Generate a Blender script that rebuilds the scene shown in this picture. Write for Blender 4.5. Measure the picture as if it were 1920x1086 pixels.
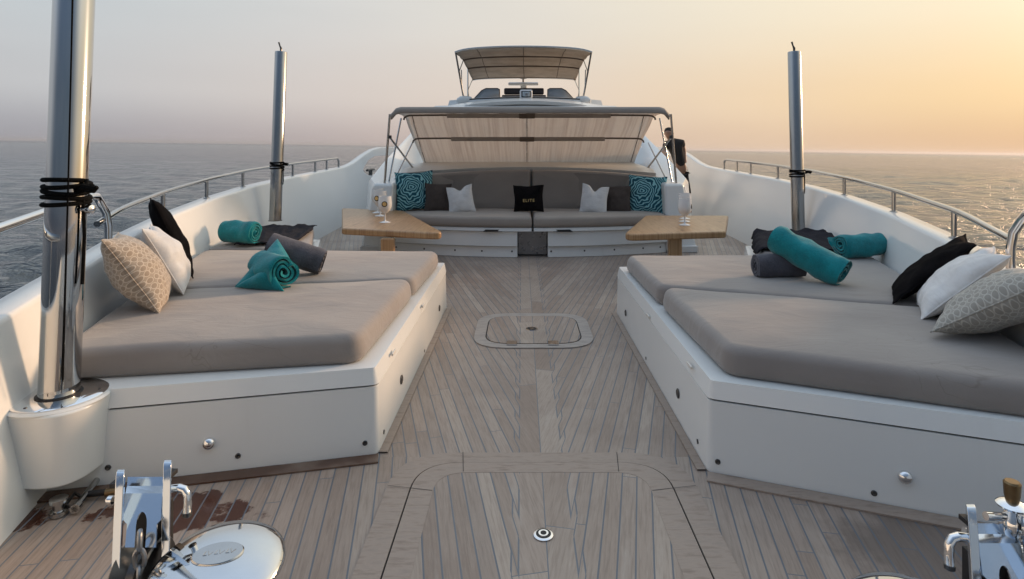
import bpy, bmesh, math, random
from mathutils import Vector, Matrix, Euler, noise
import numpy as np
R = math.radians
random.seed(7)
scene = bpy.context.scene
for o in list(bpy.data.objects): bpy.data.objects.remove(o)
COL = scene.collection

# ------------------------------------------------------------------ camera
F = 1120.0; U0 = 978.0; V0 = 276.0; CX = -0.1; CZ = 1.6
cam_d = bpy.data.cameras.new('camera'); cam = bpy.data.objects.new('camera', cam_d); COL.objects.link(cam)
cam.location = (CX, 0, CZ); cam.rotation_euler = (R(90), 0, 0)
cam_d.sensor_width = 36; cam_d.lens = F/1920*36
cam_d.shift_x = -(U0-960)/1920; cam_d.shift_y = -(543-V0)/1920
cam_d.clip_start = 0.05; cam_d.clip_end = 90000
scene.camera = cam
def PZ(u, v, z):                       # point of the place seen at a pixel of the photo, at a known height
    y = F*(CZ-z)/(v-V0); return Vector(((u-U0)*y/F+CX, y, z))
def PY(u, v, y):                       # ... at a known distance
    return Vector(((u-U0)*y/F+CX, y, CZ-(v-V0)*y/F))

# ------------------------------------------------------------------ render / view
scene.render.engine = 'CYCLES'
scene.cycles.use_denoising = True
scene.cycles.max_bounces = 8
scene.cycles.sample_clamp_indirect = 6
scene.view_settings.view_transform = 'Standard'
scene.view_settings.look = 'None'
scene.view_settings.exposure = 0.0
scene.view_settings.gamma = 1.0

# ------------------------------------------------------------------ node helper
def lin(c):
    return tuple(((x/255)/12.92 if x/255 <= .04045 else ((x/255+.055)/1.055)**2.4) for x in c)
class NT:
    def __init__(s, nt): s.nt = nt
    def n(s, t, **kw):
        nd = s.nt.nodes.new(t)
        for k, v in kw.items(): setattr(nd, k, v)
        return nd
    def set(s, sock, v):
        if isinstance(v, bpy.types.NodeSocket): s.nt.links.new(v, sock)
        elif isinstance(v, (tuple, list)) and sock.type == 'RGBA' and len(v) == 3: sock.default_value = (*v, 1)
        else: sock.default_value = v
    def m(s, op, a, b=None, c=None, clamp=False):
        nd = s.n('ShaderNodeMath', operation=op); nd.use_clamp = clamp
        s.set(nd.inputs[0], a)
        if b is not None: s.set(nd.inputs[1], b)
        if c is not None: s.set(nd.inputs[2], c)
        return nd.outputs[0]
    def vm(s, op, a, b=None):
        nd = s.n('ShaderNodeVectorMath', operation=op); s.set(nd.inputs[0], a)
        if b is not None: s.set(nd.inputs[1], b)
        return nd.outputs['Value'] if op in ('DOT_PRODUCT', 'LENGTH') else nd.outputs[0]
    def mix(s, f, a, b, blend='MIX'):
        nd = s.n('ShaderNodeMix', data_type='RGBA', blend_type=blend)
        s.set(nd.inputs[0], f); s.set(nd.inputs[6], a); s.set(nd.inputs[7], b)
        return nd.outputs[2]
    def ramp(s, f, stops, interp='LINEAR'):
        nd = s.n('ShaderNodeValToRGB'); nd.color_ramp.interpolation = interp
        e = nd.color_ramp.elements
        e[0].position = stops[0][0]; e[1].position = stops[-1][0]
        for p, c in stops[1:-1]: e.new(p)
        for el, (p, c) in zip(e, stops): el.color = (*c, 1) if len(c) == 3 else c
        s.set(nd.inputs[0], f); return nd.outputs[0]
    def noise(s, vec, scale=5, detail=3, rough=.5, dist=0, dim='3D'):
        nd = s.n('ShaderNodeTexNoise', noise_dimensions=dim)
        s.set(nd.inputs['Vector'], vec); nd.inputs['Scale'].default_value = scale
        nd.inputs['Detail'].default_value = detail; nd.inputs['Roughness'].default_value = rough
        nd.inputs['Distortion'].default_value = dist
        return nd.outputs[0]
    def smooth(s, x, a, b):
        nd = s.n('ShaderNodeMapRange', interpolation_type='SMOOTHSTEP')
        s.set(nd.inputs[0], x); nd.inputs[1].default_value = a; nd.inputs[2].default_value = b
        return nd.outputs[0]
    def xyz(s, v):
        nd = s.n('ShaderNodeSeparateXYZ'); s.set(nd.inputs[0], v); return nd.outputs
    def comb(s, x, y, z=0.0):
        nd = s.n('ShaderNodeCombineXYZ')
        for i, q in enumerate((x, y, z)): s.set(nd.inputs[i], q)
        return nd.outputs[0]

# ------------------------------------------------------------------ world and sun
SUN_AZ, SUN_EL = R(60), R(12)
TILT = 0.0146                          # the yacht heels a little: the sea horizon drops to the right
sun_dir = Vector((math.sin(SUN_AZ)*math.cos(SUN_EL), math.cos(SUN_AZ)*math.cos(SUN_EL), math.sin(SUN_EL)))
world = bpy.data.worlds.new('World'); scene.world = world; world.use_nodes = True
w = NT(world.node_tree); world.node_tree.nodes.clear()
tc = w.n('ShaderNodeTexCoord').outputs['Generated']
d = w.vm('NORMALIZE', tc); dx, dy, dz = w.xyz(d)
el = w.m('ADD', dz, w.m('MULTIPLY', dx, TILT))
hor = w.vm('NORMALIZE', w.comb(dx, dy, 0.0))
c = w.vm('DOT_PRODUCT', hor, (math.sin(SUN_AZ), math.cos(SUN_AZ), 0))
c01 = w.m('MULTIPLY_ADD', c, .5, .5)
def cr(*st): return w.ramp(c01, [((p+1)/2, lin(q)) for p, q in st])
horizon = cr((-1, (128,132,142)), (-.15, (163,162,168)), (.2, (184,172,170)), (.53, (214,192,178)), (.8, (226,196,166)), (.98, (232,188,142)))
low = cr((-1, (178,182,189)), (-.15, (195,196,198)), (.2, (214,205,199)), (.53, (226,210,195)), (.8, (240,213,178)), (.98, (250,214,160)))
mid = cr((-1, (194,200,208)), (-.15, (196,204,208)), (.2, (213,213,211)), (.53, (228,222,211)), (.8, (242,230,206)), (.98, (252,236,203)))
high = cr((-1, (178,196,218)), (0, (188,202,217)), (.5, (222,226,224)), (1, (255,246,226)))
zen = (.70, .86, 1.08)
k = w.mix(w.smooth(el, 0.0, .085), horizon, low)
k = w.mix(w.smooth(el, .07, .23), k, mid)
k = w.mix(w.smooth(el, .24, .6), k, w.mix(1.0, high, (1.30, 1.32, 1.34), 'MULTIPLY'))
k = w.mix(w.smooth(el, .6, 1.0), k, zen)
k = w.mix(w.smooth(w.m('MULTIPLY', dy, -1.0), .1, .8), k, w.mix(1.0, k, (.21, .27, .35), 'MULTIPLY'))
blot = w.noise(w.vm('MULTIPLY', d, (1, 1, 5)), 3.0, 3, .5)
k = w.mix(.03, k, w.ramp(blot, [(.3, (.25, .24, .25)), (.7, (1, .95, .9))]))
ang = w.vm('DOT_PRODUCT', d, tuple(sun_dir))
glow = w.m('POWER', w.m('MAXIMUM', ang, 0.0), 70.0)
k = w.mix(1.0, k, w.mix(glow, (0, 0, 0), (2.6, 2.0, 1.5)), 'ADD')
sky = w.n('ShaderNodeTexSky', sky_type='NISHITA'); sky.sun_disc = False
sky.sun_elevation = SUN_EL; sky.sun_rotation = SUN_AZ; sky.dust_density = 6
k = w.mix(.004, k, sky.outputs[0], 'ADD')
bg = w.n('ShaderNodeBackground'); w.set(bg.inputs[0], k); bg.inputs[1].default_value = 1.0
out = w.n('ShaderNodeOutputWorld'); world.node_tree.links.new(bg.outputs[0], out.inputs[0])
sl = bpy.data.lights.new('sun', 'SUN'); sl.energy = 3.0; sl.angle = R(8); sl.color = (1, .64, .39)
so = bpy.data.objects.new('sun', sl); COL.objects.link(so)
so.rotation_euler = sun_dir.to_track_quat('Z', 'Y').to_euler()

# ------------------------------------------------------------------ materials
MATS = {}
def mat(name, col, rough=.5, metal=0, bump=None, var=0, sheen=0, coat=0, trans=0, fn=None, spec=.5):
    m = bpy.data.materials.new(name); m.use_nodes = True
    t = NT(m.node_tree); b = m.node_tree.nodes['Principled BSDF']
    oc = t.n('ShaderNodeTexCoord').outputs['Object']
    t.oc = oc; t.b = b
    b.inputs['Base Color'].default_value = (*col, 1)
    b.inputs['Roughness'].default_value = rough; b.inputs['Metallic'].default_value = metal
    b.inputs['Specular IOR Level'].default_value = spec
    b.inputs['Coat Weight'].default_value = coat; b.inputs['Sheen Weight'].default_value = sheen
    b.inputs['Sheen Roughness'].default_value = .5
    if var:
        sc_, amt = var if isinstance(var, tuple) else (3, var)
        nz = t.noise(oc, sc_, 5, .6)
        c = t.ramp(nz, [(.25, tuple(x*(1-amt) for x in col)), (.75, tuple(min(1, x*(1+amt)) for x in col))])
        t.set(b.inputs['Base Color'], c)
        t.set(b.inputs['Roughness'], t.m('MULTIPLY_ADD', t.noise(oc, sc_*2.3, 4, .6), .25*max(rough, .1), rough*.87))
    if bump:
        sc_, st = bump
        bm_ = t.n('ShaderNodeBump'); bm_.inputs['Strength'].default_value = st; bm_.inputs['Distance'].default_value = .01
        t.set(bm_.inputs['Height'], t.noise(oc, sc_, 4, .6)); t.set(b.inputs['Normal'], bm_.outputs[0])
    if fn: fn(t, b)
    MATS[name] = m; return m
def bump_to(t, b, h, st=.4, dist=.01):
    bm_ = t.n('ShaderNodeBump'); bm_.inputs['Strength'].default_value = st; bm_.inputs['Distance'].default_value = dist
    t.set(bm_.inputs['Height'], h); t.set(b.inputs['Normal'], bm_.outputs[0])

def f_gel(t, b):
    nz = t.noise(t.oc, .5, 3, .5)
    n2 = t.noise(t.vm('MULTIPLY', t.oc, (1, 1, .1)), 9, 4, .6); msk = t.smooth(t.noise(t.oc, 1.1, 2, .5), .5, .7)
    c = t.mix(t.smooth(nz, .3, .7), (.715, .725, .705), (.75, .76, .742))
    c = t.mix(t.m('MULTIPLY', t.m('MULTIPLY', t.smooth(n2, .5, .8), msk), .16), c, (.50, .47, .42))
    t.set(b.inputs['Base Color'], c)
    t.set(b.inputs['Roughness'], t.m('MULTIPLY_ADD', t.noise(t.oc, 1.4, 3, .5), .12, .14))
    bump_to(t, b, t.noise(t.oc, 1.1, 1, .4), .06, .02)
mat('gelcoat', (.76, .755, .74), .25, fn=f_gel)
mat('gelcoat_cream', (.62, .59, .53), .4, var=(1.5, .06))
mat('chrome', (.82, .82, .82), .045, 1, var=(9, .03))
mat('satin_chrome', (.58, .64, .71), .14, 1, var=(8, .03))
def f_pole(t, b):
    n1 = t.noise(t.vm('MULTIPLY', t.oc, (1, 1, .25)), 5, 4, .6)
    t.set(b.inputs['Roughness'], t.m('MULTIPLY_ADD', n1, .08, .02))
    bump_to(t, b, t.noise(t.vm('MULTIPLY', t.oc, (1, 1, .3)), 3, 2, .5), .10, .02)
mat('polished_pole', (.52, .515, .505), .05, 1, fn=f_pole)
mat('cap_chrome', (.60, .61, .62), .05, 1, var=(9, .03))
mat('satin_pole', (.40, .40, .395), .26, 1, var=(6, .05))
mat('steel', (.47, .465, .455), .14, 1, var=(12, .06))
mat('dark_steel', (.10, .10, .10), .35, 1)
mat('brass', (.20, .135, .07), .35, 1, var=(30, .15))
mat('black', (.008, .008, .009), .6)
mat('dark_gap', (.02, .02, .02), .8)
mat('rope', (.004, .004, .004), .9, bump=(160, .6), spec=.1)
def f_fab(t, b):
    n1 = t.noise(t.oc, 1.3, 4, .6); n2 = t.noise(t.oc, 2.4, 3, .5, .6)
    ln = t.m('ABSOLUTE', t.m('SUBTRACT', n2, .5)); line = t.m('SUBTRACT', 1.0, t.smooth(ln, .0, .006))
    msk = t.smooth(t.noise(t.oc, 1.1, 2, .5), .5, .62)
    base = t.mix(t.smooth(n1, .3, .7), lin((131, 123, 118)), lin((143, 136, 130)))
    base = t.mix(t.m('MULTIPLY', t.m('MULTIPLY', line, msk), .40), base, lin((105, 94, 84)))
    base = t.mix(t.m('MULTIPLY', t.noise(t.oc, 260, 2, .5), .3), base, lin((112, 103, 96)))
    t.set(b.inputs['Base Color'], base)
    h = t.m('ADD', t.m('MULTIPLY', t.noise(t.vm('MULTIPLY', t.oc, (1, 1.8, 1)), 3.6, 4, .55, .8), 1.0), t.m('MULTIPLY', t.noise(t.oc, 300, 1, .5), .05))
    bump_to(t, b, h, .35, .02)
mat('taupe_fabric', (.25, .22, .19), .75, sheen=.25, fn=f_fab)
mat('sofa_fabric', lin((146, 137, 128)), .8, var=(2, .08), bump=(4, .3), sheen=.2)
def f_canvas(t, b):
    n1 = t.noise(t.vm('MULTIPLY', t.oc, (9, .12, .10)), 3.0, 3, .6)
    c = t.mix(t.smooth(n1, .40, .68), lin((224, 217, 209)), lin((211, 202, 194)))
    t.set(b.inputs['Base Color'], c)
    tr = t.n('ShaderNodeBsdfTranslucent'); t.set(tr.inputs[0], c)
    mx = t.n('ShaderNodeMixShader'); mx.inputs[0].default_value = .62
    o = t.nt.nodes['Material Output']
    t.nt.links.new(b.outputs[0], mx.inputs[1]); t.nt.links.new(tr.outputs[0], mx.inputs[2]); t.nt.links.new(mx.outputs[0], o.inputs[0])
    bump_to(t, b, t.noise(t.vm('MULTIPLY', t.oc, (5, 1, .6)), 3, 3, .5), .4, .02)
mat('canvas', (.5, .45, .41), .85, fn=f_canvas)
mat('canvas_taupe', lin((150, 142, 134)), .85, var=(3, .06), bump=(9, .3))
mat('piping', lin((96, 86, 78)), .8)
def f_bimini(t, b):
    f_c = t.mix(t.smooth(t.noise(t.oc, 2, 4, .6), .35, .65), lin((190, 176, 160)), lin((172, 158, 143)))
    t.set(b.inputs['Base Color'], f_c)
    tr = t.n('ShaderNodeBsdfTranslucent'); t.set(tr.inputs[0], f_c)
    mx = t.n('ShaderNodeMixShader'); mx.inputs[0].default_value = .25
    o = t.nt.nodes['Material Output']
    t.nt.links.new(b.outputs[0], mx.inputs[1]); t.nt.links.new(tr.outputs[0], mx.inputs[2]); t.nt.links.new(mx.outputs[0], o.inputs[0])
mat('bimini_canvas', (.4, .35, .3), .85, fn=f_bimini)

def towel_mat(name, a, b_, sheen=.25, spec=.2):
    def f(t, b):
        n1 = t.noise(t.oc, 120, 3, .7); n2 = t.noise(t.oc, 9, 4, .6)
        c = t.mix(t.smooth(t.m('ADD', t.m('MULTIPLY', n1, .5), t.m('MULTIPLY', n2, .5)), .35, .65), a, b_)
        t.set(b.inputs['Base Color'], c)
        bump_to(t, b, t.m('ADD', n1, t.m('MULTIPLY', n2, 2.0)), .7, .006)
    mat(name, a, .95, sheen=sheen, fn=f, spec=spec)
towel_mat('towel_teal', (.003, .155, .175), (.008, .25, .27))
towel_mat('towel_grey', (.060, .058, .070), (.105, .10, .115))
towel_mat('cloth_dark', (.010, .010, .014), (.022, .021, .028), .02, .1)
towel_mat('pillow_black', (.003, .003, .0035), (.008, .007, .008), 0, .05)
towel_mat('pillow_brown', (.060, .048, .042), (.085, .068, .060), .04)
def f_white(t, b):
    c = t.mix(t.smooth(t.noise(t.oc, 7, 4, .6), .3, .7), (.60, .585, .565), (.70, .69, .67)); t.set(b.inputs['Base Color'], c)
    bump_to(t, b, t.m('ADD', t.noise(t.vm('MULTIPLY', t.oc, (1, 3, 1)), 7, 3, .5), t.m('MULTIPLY', t.noise(t.oc, 200, 2, .5), .08)), .5, .02)
mat('pillow_white', (.66, .65, .63), .9, sheen=.3, fn=f_white)
def honey(name, ca, cb, cc):
    def f(t, b):
        x, y, z = t.xyz(t.oc)
        v = t.n('ShaderNodeTexVoronoi', voronoi_dimensions='2D'); v.inputs['Scale'].default_value = 26; v.inputs['Randomness'].default_value = .2
        t.set(v.inputs['Vector'], t.comb(x, y)); dd = v.outputs['Distance']
        ring = t.m('MULTIPLY', t.smooth(dd, .36, .40), t.m('SUBTRACT', 1.0, t.smooth(dd, .46, .49)))
        inner = t.m('SUBTRACT', 1.0, t.smooth(dd, .33, .36))
        c = t.mix(inner, cb, ca); c = t.mix(ring, c, cc); t.set(b.inputs['Base Color'], c)
        bump_to(t, b, t.m('ADD', t.m('MULTIPLY', ring, .15), t.noise(t.oc, 8, 3, .5)), .5, .015)
    mat(name, ca, .85, sheen=.2, fn=f)
honey('honey_warm', lin((146, 133, 118)), lin((158, 146, 131)), lin((190, 178, 163)))
honey('honey_grey', lin((146, 142, 133)), lin((156, 152, 143)), lin((184, 180, 170)))
def f_zebra(t, b):
    wv = t.n('ShaderNodeTexWave', wave_type='RINGS', rings_direction='Z'); wv.inputs['Scale'].default_value = 7.5
    wv.inputs['Distortion'].default_value = 14; wv.inputs['Detail'].default_value = 1.5; wv.inputs['Detail Scale'].default_value = .9
    x, y, z = t.xyz(t.oc)
    t.set(wv.inputs['Vector'], t.comb(t.m('ADD', x, .07), t.m('ADD', y, -.04)))
    c = t.mix(t.smooth(wv.outputs[1], .55, .75), lin((4, 78, 94)), lin((140, 196, 200))); t.set(b.inputs['Base Color'], c)
    bump_to(t, b, t.noise(t.oc, 8, 3, .5), .4, .015)
mat('zebra_teal', (.1, .3, .3), .85, fn=f_zebra)

def teak(name, s1, s2, ysw, king=True, tint=1.0, wet=False, pw=.068):
    def f(t, b):
        x, y, z = t.xyz(t.oc)
        ax = t.m('ABSOLUTE', x)
        nearm = t.m('LESS_THAN', y, ysw)
        s = t.m('ADD', s1, t.m('MULTIPLY', nearm, s2-s1))
        tt = t.m('DIVIDE', t.m('SUBTRACT', ax, t.m('MULTIPLY', s, y)), 1.03)
        p = t.m('DIVIDE', tt, pw); fr = t.m('FRACT', p)
        idn = t.m('ADD', t.m('FLOOR', p), t.m('MULTIPLY', t.m('SIGN', x), 31.7))
        al = t.m('ADD', y, t.m('MULTIPLY', ax, s))
        seam = t.m('MAXIMUM', t.m('LESS_THAN', fr, .05), t.m('GREATER_THAN', fr, .95))
        if king:
            ntc = t.m('LESS_THAN', fr, .36)
            kb = t.m('ADD', .112, t.m('MULTIPLY', ntc, .028))
            isk = t.m('LESS_THAN', ax, kb)
            kseam = t.m('MAXIMUM', t.m('LESS_THAN', ax, .0025), t.m('LESS_THAN', t.m('ABSOLUTE', t.m('SUBTRACT', ax, kb)), .0035))
            inb = t.m('MULTIPLY', t.m('LESS_THAN', t.m('ABSOLUTE', t.m('SUBTRACT', fr, .36)), .035), t.m('MULTIPLY', t.m('GREATER_THAN', ax, .112), t.m('LESS_THAN', ax, .140)))
            kseam = t.m('MAXIMUM', kseam, inb)
            seam = t.m('MAXIMUM', t.m('MULTIPLY', seam, t.m('SUBTRACT', 1.0, isk)), kseam)
            idn = t.m('ADD', t.m('MULTIPLY', idn, t.m('SUBTRACT', 1.0, isk)), t.m('MULTIPLY', isk, t.m('MULTIPLY', t.m('SIGN', x), 3.3)))
        wn = t.n('ShaderNodeTexWhiteNoise', noise_dimensions='1D'); t.set(wn.inputs['W'], idn); r1 = wn.outputs[0]
        jq = t.m('DIVIDE', t.m('ADD', al, t.m('MULTIPLY', r1, 9.0)), 1.9)
        jf = t.m('FRACT', jq); seam = t.m('MAXIMUM', seam, t.m('LESS_THAN', jf, .0025))
        w2 = t.n('ShaderNodeTexWhiteNoise', noise_dimensions='2D'); t.set(w2.inputs['Vector'], t.comb(idn, t.m('FLOOR', jq))); r2 = w2.outputs[0]
        grain = t.noise(t.comb(t.m('MULTIPLY', tt, 30.0), t.m('MULTIPLY', al, 1.6), r2), 3.2, 5, .65)
        big = t.noise(t.oc, 1.7, 4, .6)
        fine = t.noise(t.comb(t.m('MULTIPLY', tt, 140.0), t.m('MULTIPLY', al, 6.0), r2), 2, 3, .6)
        q = lambda c: tuple(v*tint for v in lin(c))
        wood = t.ramp(r2, [(0, q((140, 123, 110))), (.3, q((150, 134, 121))), (.55, q((158, 142, 129))), (.8, q((147, 132, 120))), (1, q((168, 153, 139)))])
        wood = t.mix(t.m('MULTIPLY', t.smooth(grain, .42, .68), .38), wood, q((98, 82, 71)))
        wood = t.mix(t.m('MULTIPLY', t.smooth(fine, .52, .75), .26), wood, q((184, 172, 160)))
        wood = t.mix(t.m('MULTIPLY', t.smooth(big, .46, .68), .35), wood, q((126, 110, 98)))
        pale = t.noise(t.comb(t.m('MULTIPLY', tt, 9.0), t.m('MULTIPLY', al, 1.3), r2), 1.6, 4, .6)
        wood = t.mix(t.m('MULTIPLY', t.smooth(pale, .55, .75), .35), wood, q((176, 166, 156)))
        rough = t.m('MULTIPLY_ADD', big, .25, .34)
        if wet:
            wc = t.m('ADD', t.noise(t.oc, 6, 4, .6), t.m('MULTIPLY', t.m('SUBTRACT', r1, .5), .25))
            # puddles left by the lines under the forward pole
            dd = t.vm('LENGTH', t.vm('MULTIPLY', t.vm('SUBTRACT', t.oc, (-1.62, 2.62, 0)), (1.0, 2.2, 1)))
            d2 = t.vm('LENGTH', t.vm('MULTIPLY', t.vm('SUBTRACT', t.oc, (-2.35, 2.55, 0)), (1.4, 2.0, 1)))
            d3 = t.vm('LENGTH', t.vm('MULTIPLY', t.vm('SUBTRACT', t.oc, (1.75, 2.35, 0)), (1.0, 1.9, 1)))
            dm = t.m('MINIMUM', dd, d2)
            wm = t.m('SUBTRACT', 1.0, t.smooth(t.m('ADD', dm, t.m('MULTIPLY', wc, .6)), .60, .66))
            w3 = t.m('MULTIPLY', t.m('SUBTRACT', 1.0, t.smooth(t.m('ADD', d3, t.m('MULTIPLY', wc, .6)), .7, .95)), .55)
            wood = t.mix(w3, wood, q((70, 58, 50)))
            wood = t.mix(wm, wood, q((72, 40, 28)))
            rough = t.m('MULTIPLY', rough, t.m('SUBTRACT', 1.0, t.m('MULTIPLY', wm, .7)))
        caulk = t.mix(r1, lin((88, 94, 102)), lin((102, 108, 115)))
        c = t.mix(seam, wood, caulk)
        t.set(b.inputs['Base Color'], c); t.set(b.inputs['Roughness'], rough)
        bump_to(t, b, t.m('ADD', t.m('MULTIPLY', t.m('SUBTRACT', 1.0, seam), .6), t.m('MULTIPLY', grain, .4)), .35, .004)
    mat(name, (.3, .25, .2), .55, fn=f)
teak('teak_deck', .27, .18, 3.085, wet=True)
teak('teak_hatch', .20, .20, 0)
def f_margin(t, b):
    g = t.noise(t.vm('MULTIPLY', t.oc, (2, 9, 2)), 4, 5, .65)
    c = t.ramp(g, [(.3, lin((128, 112, 100))), (.5, lin((154, 138, 125))), (.7, lin((142, 128, 117)))]); t.set(b.inputs['Base Color'], c)
    bump_to(t, b, g, .25, .004)
mat('teak_margin', (.3, .25, .2), .5, fn=f_margin)
def f_pale(t, b):
    g = t.noise(t.vm('MULTIPLY', t.oc, (2, 6, 2)), 4, 5, .65)
    t.set(b.inputs['Base Color'], t.mix(t.smooth(g, .3, .7), lin((142, 134, 128)), lin((166, 158, 150))))
mat('teak_pale', (.3, .27, .25), .4, fn=f_pale)
def f_wetwood(t, b):
    g = t.noise(t.vm('MULTIPLY', t.oc, (3, 12, 2)), 4, 5, .65)
    n2 = t.smooth(t.noise(t.oc, 2.6, 3, .5), .40, .62)
    c = t.mix(n2, lin((84, 60, 46)), lin((132, 114, 100))); c = t.mix(t.m('MULTIPLY', g, .5), c, lin((70, 46, 34)))
    t.set(b.inputs['Base Color'], c)
mat('teak_wet', (.1, .06, .04), .22, fn=f_wetwood)
def f_table(t, b):
    x, y, z = t.xyz(t.oc)
    p = t.m('DIVIDE', x, .17); idn = t.m('FLOOR', p); fr = t.m('FRACT', p)
    wn = t.n('ShaderNodeTexWhiteNoise', noise_dimensions='1D'); t.set(wn.inputs['W'], idn); r = wn.outputs[0]
    g = t.noise(t.comb(t.m('MULTIPLY', x, 26.0), t.m('MULTIPLY', y, 2.2), t.m('MULTIPLY', r, 9)), 2.0, 5, .65, .6)
    c = t.ramp(g, [(.3, lin((134, 100, 66))), (.5, lin((164, 130, 92))), (.68, lin((178, 146, 106)))])
    c = t.mix(t.m('MULTIPLY', r, .35), c, lin((146, 104, 64)))
    kn = t.noise(t.vm('MULTIPLY', t.oc, (4, 1.3, 1)), 2.2, 2, .5); c = t.mix(t.m('MULTIPLY', t.smooth(kn, .66, .72), .5), c, lin((92, 60, 36)))
    c = t.mix(t.m('LESS_THAN', fr, .02), c, lin((112, 78, 46)))
    t.set(b.inputs['Base Color'], c); bump_to(t, b, g, .12, .003)
mat('table_teak', (.4, .3, .18), .38, fn=f_table)
mat('white_acrylic', (.78, .78, .77), .15, spec=.5)
mat('gold', (.75, .50, .20), .35, .6)
mat('smoked', (.30, .33, .35), .12, var=(4, .06))
mat('dark_glass', (.03, .035, .045), .05)
mat('dark_cushion', (.045, .045, .055), .7, var=(5, .15))
mat('skin', (.30, .17, .11), .5, var=(14, .1))
mat('shirt', (.010, .010, .011), .9, bump=(20, .5))
mat('hair', (.012, .009, .007), .7, bump=(90, .8))
mat('plate_grey', (.22, .22, .225), .28, .7, var=(7, .15))
mat('chain', (.26, .27, .28), .35, .9, var=(40, .2))
mat('lamp_glass', (.55, .62, .65), .08, .5)

def f_sea(t, b):
    g = t.n('ShaderNodeNewGeometry').outputs['Position']
    dist = t.vm('LENGTH', g)
    n1 = t.noise(t.vm('MULTIPLY', g, (1, 1.5, 0)), 1.3, 4, .6); n2 = t.noise(t.vm('MULTIPLY', g, (1, 1.6, 0)), .28, 5, .6)
    n3 = t.noise(t.vm('MULTIPLY', g, (1, 1.6, 0)), .05, 5, .62)
    fade = t.m('SUBTRACT', 1.0, t.smooth(dist, 30, 260))
    f3 = t.smooth(dist, 30, 300)
    n4 = t.noise(t.vm('MULTIPLY', g, (1, 1.8, 0)), .13, 4, .65)
    h = t.m('ADD', t.m('ADD', t.m('MULTIPLY', n1, t.m('MULTIPLY', fade, .36)), t.m('MULTIPLY', n4, t.m('MULTIPLY', f3, 2.2))), t.m('ADD', t.m('MULTIPLY', n2, 1.5), t.m('MULTIPLY', n3, t.m('MULTIPLY', f3, 3.0))))
    bm_ = t.n('ShaderNodeBump'); bm_.inputs['Strength'].default_value = 1.0; bm_.inputs['Distance'].default_value = 1.0
    t.set(bm_.inputs['Height'], h); t.set(b.inputs['Normal'], bm_.outputs[0])
    t.set(b.inputs['Roughness'], t.m('MULTIPLY_ADD', t.smooth(dist, 60, 2500), .22, .07))
mat('sea_water', (.008, .019, .027), .08, fn=f_sea, spec=.85)

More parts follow.
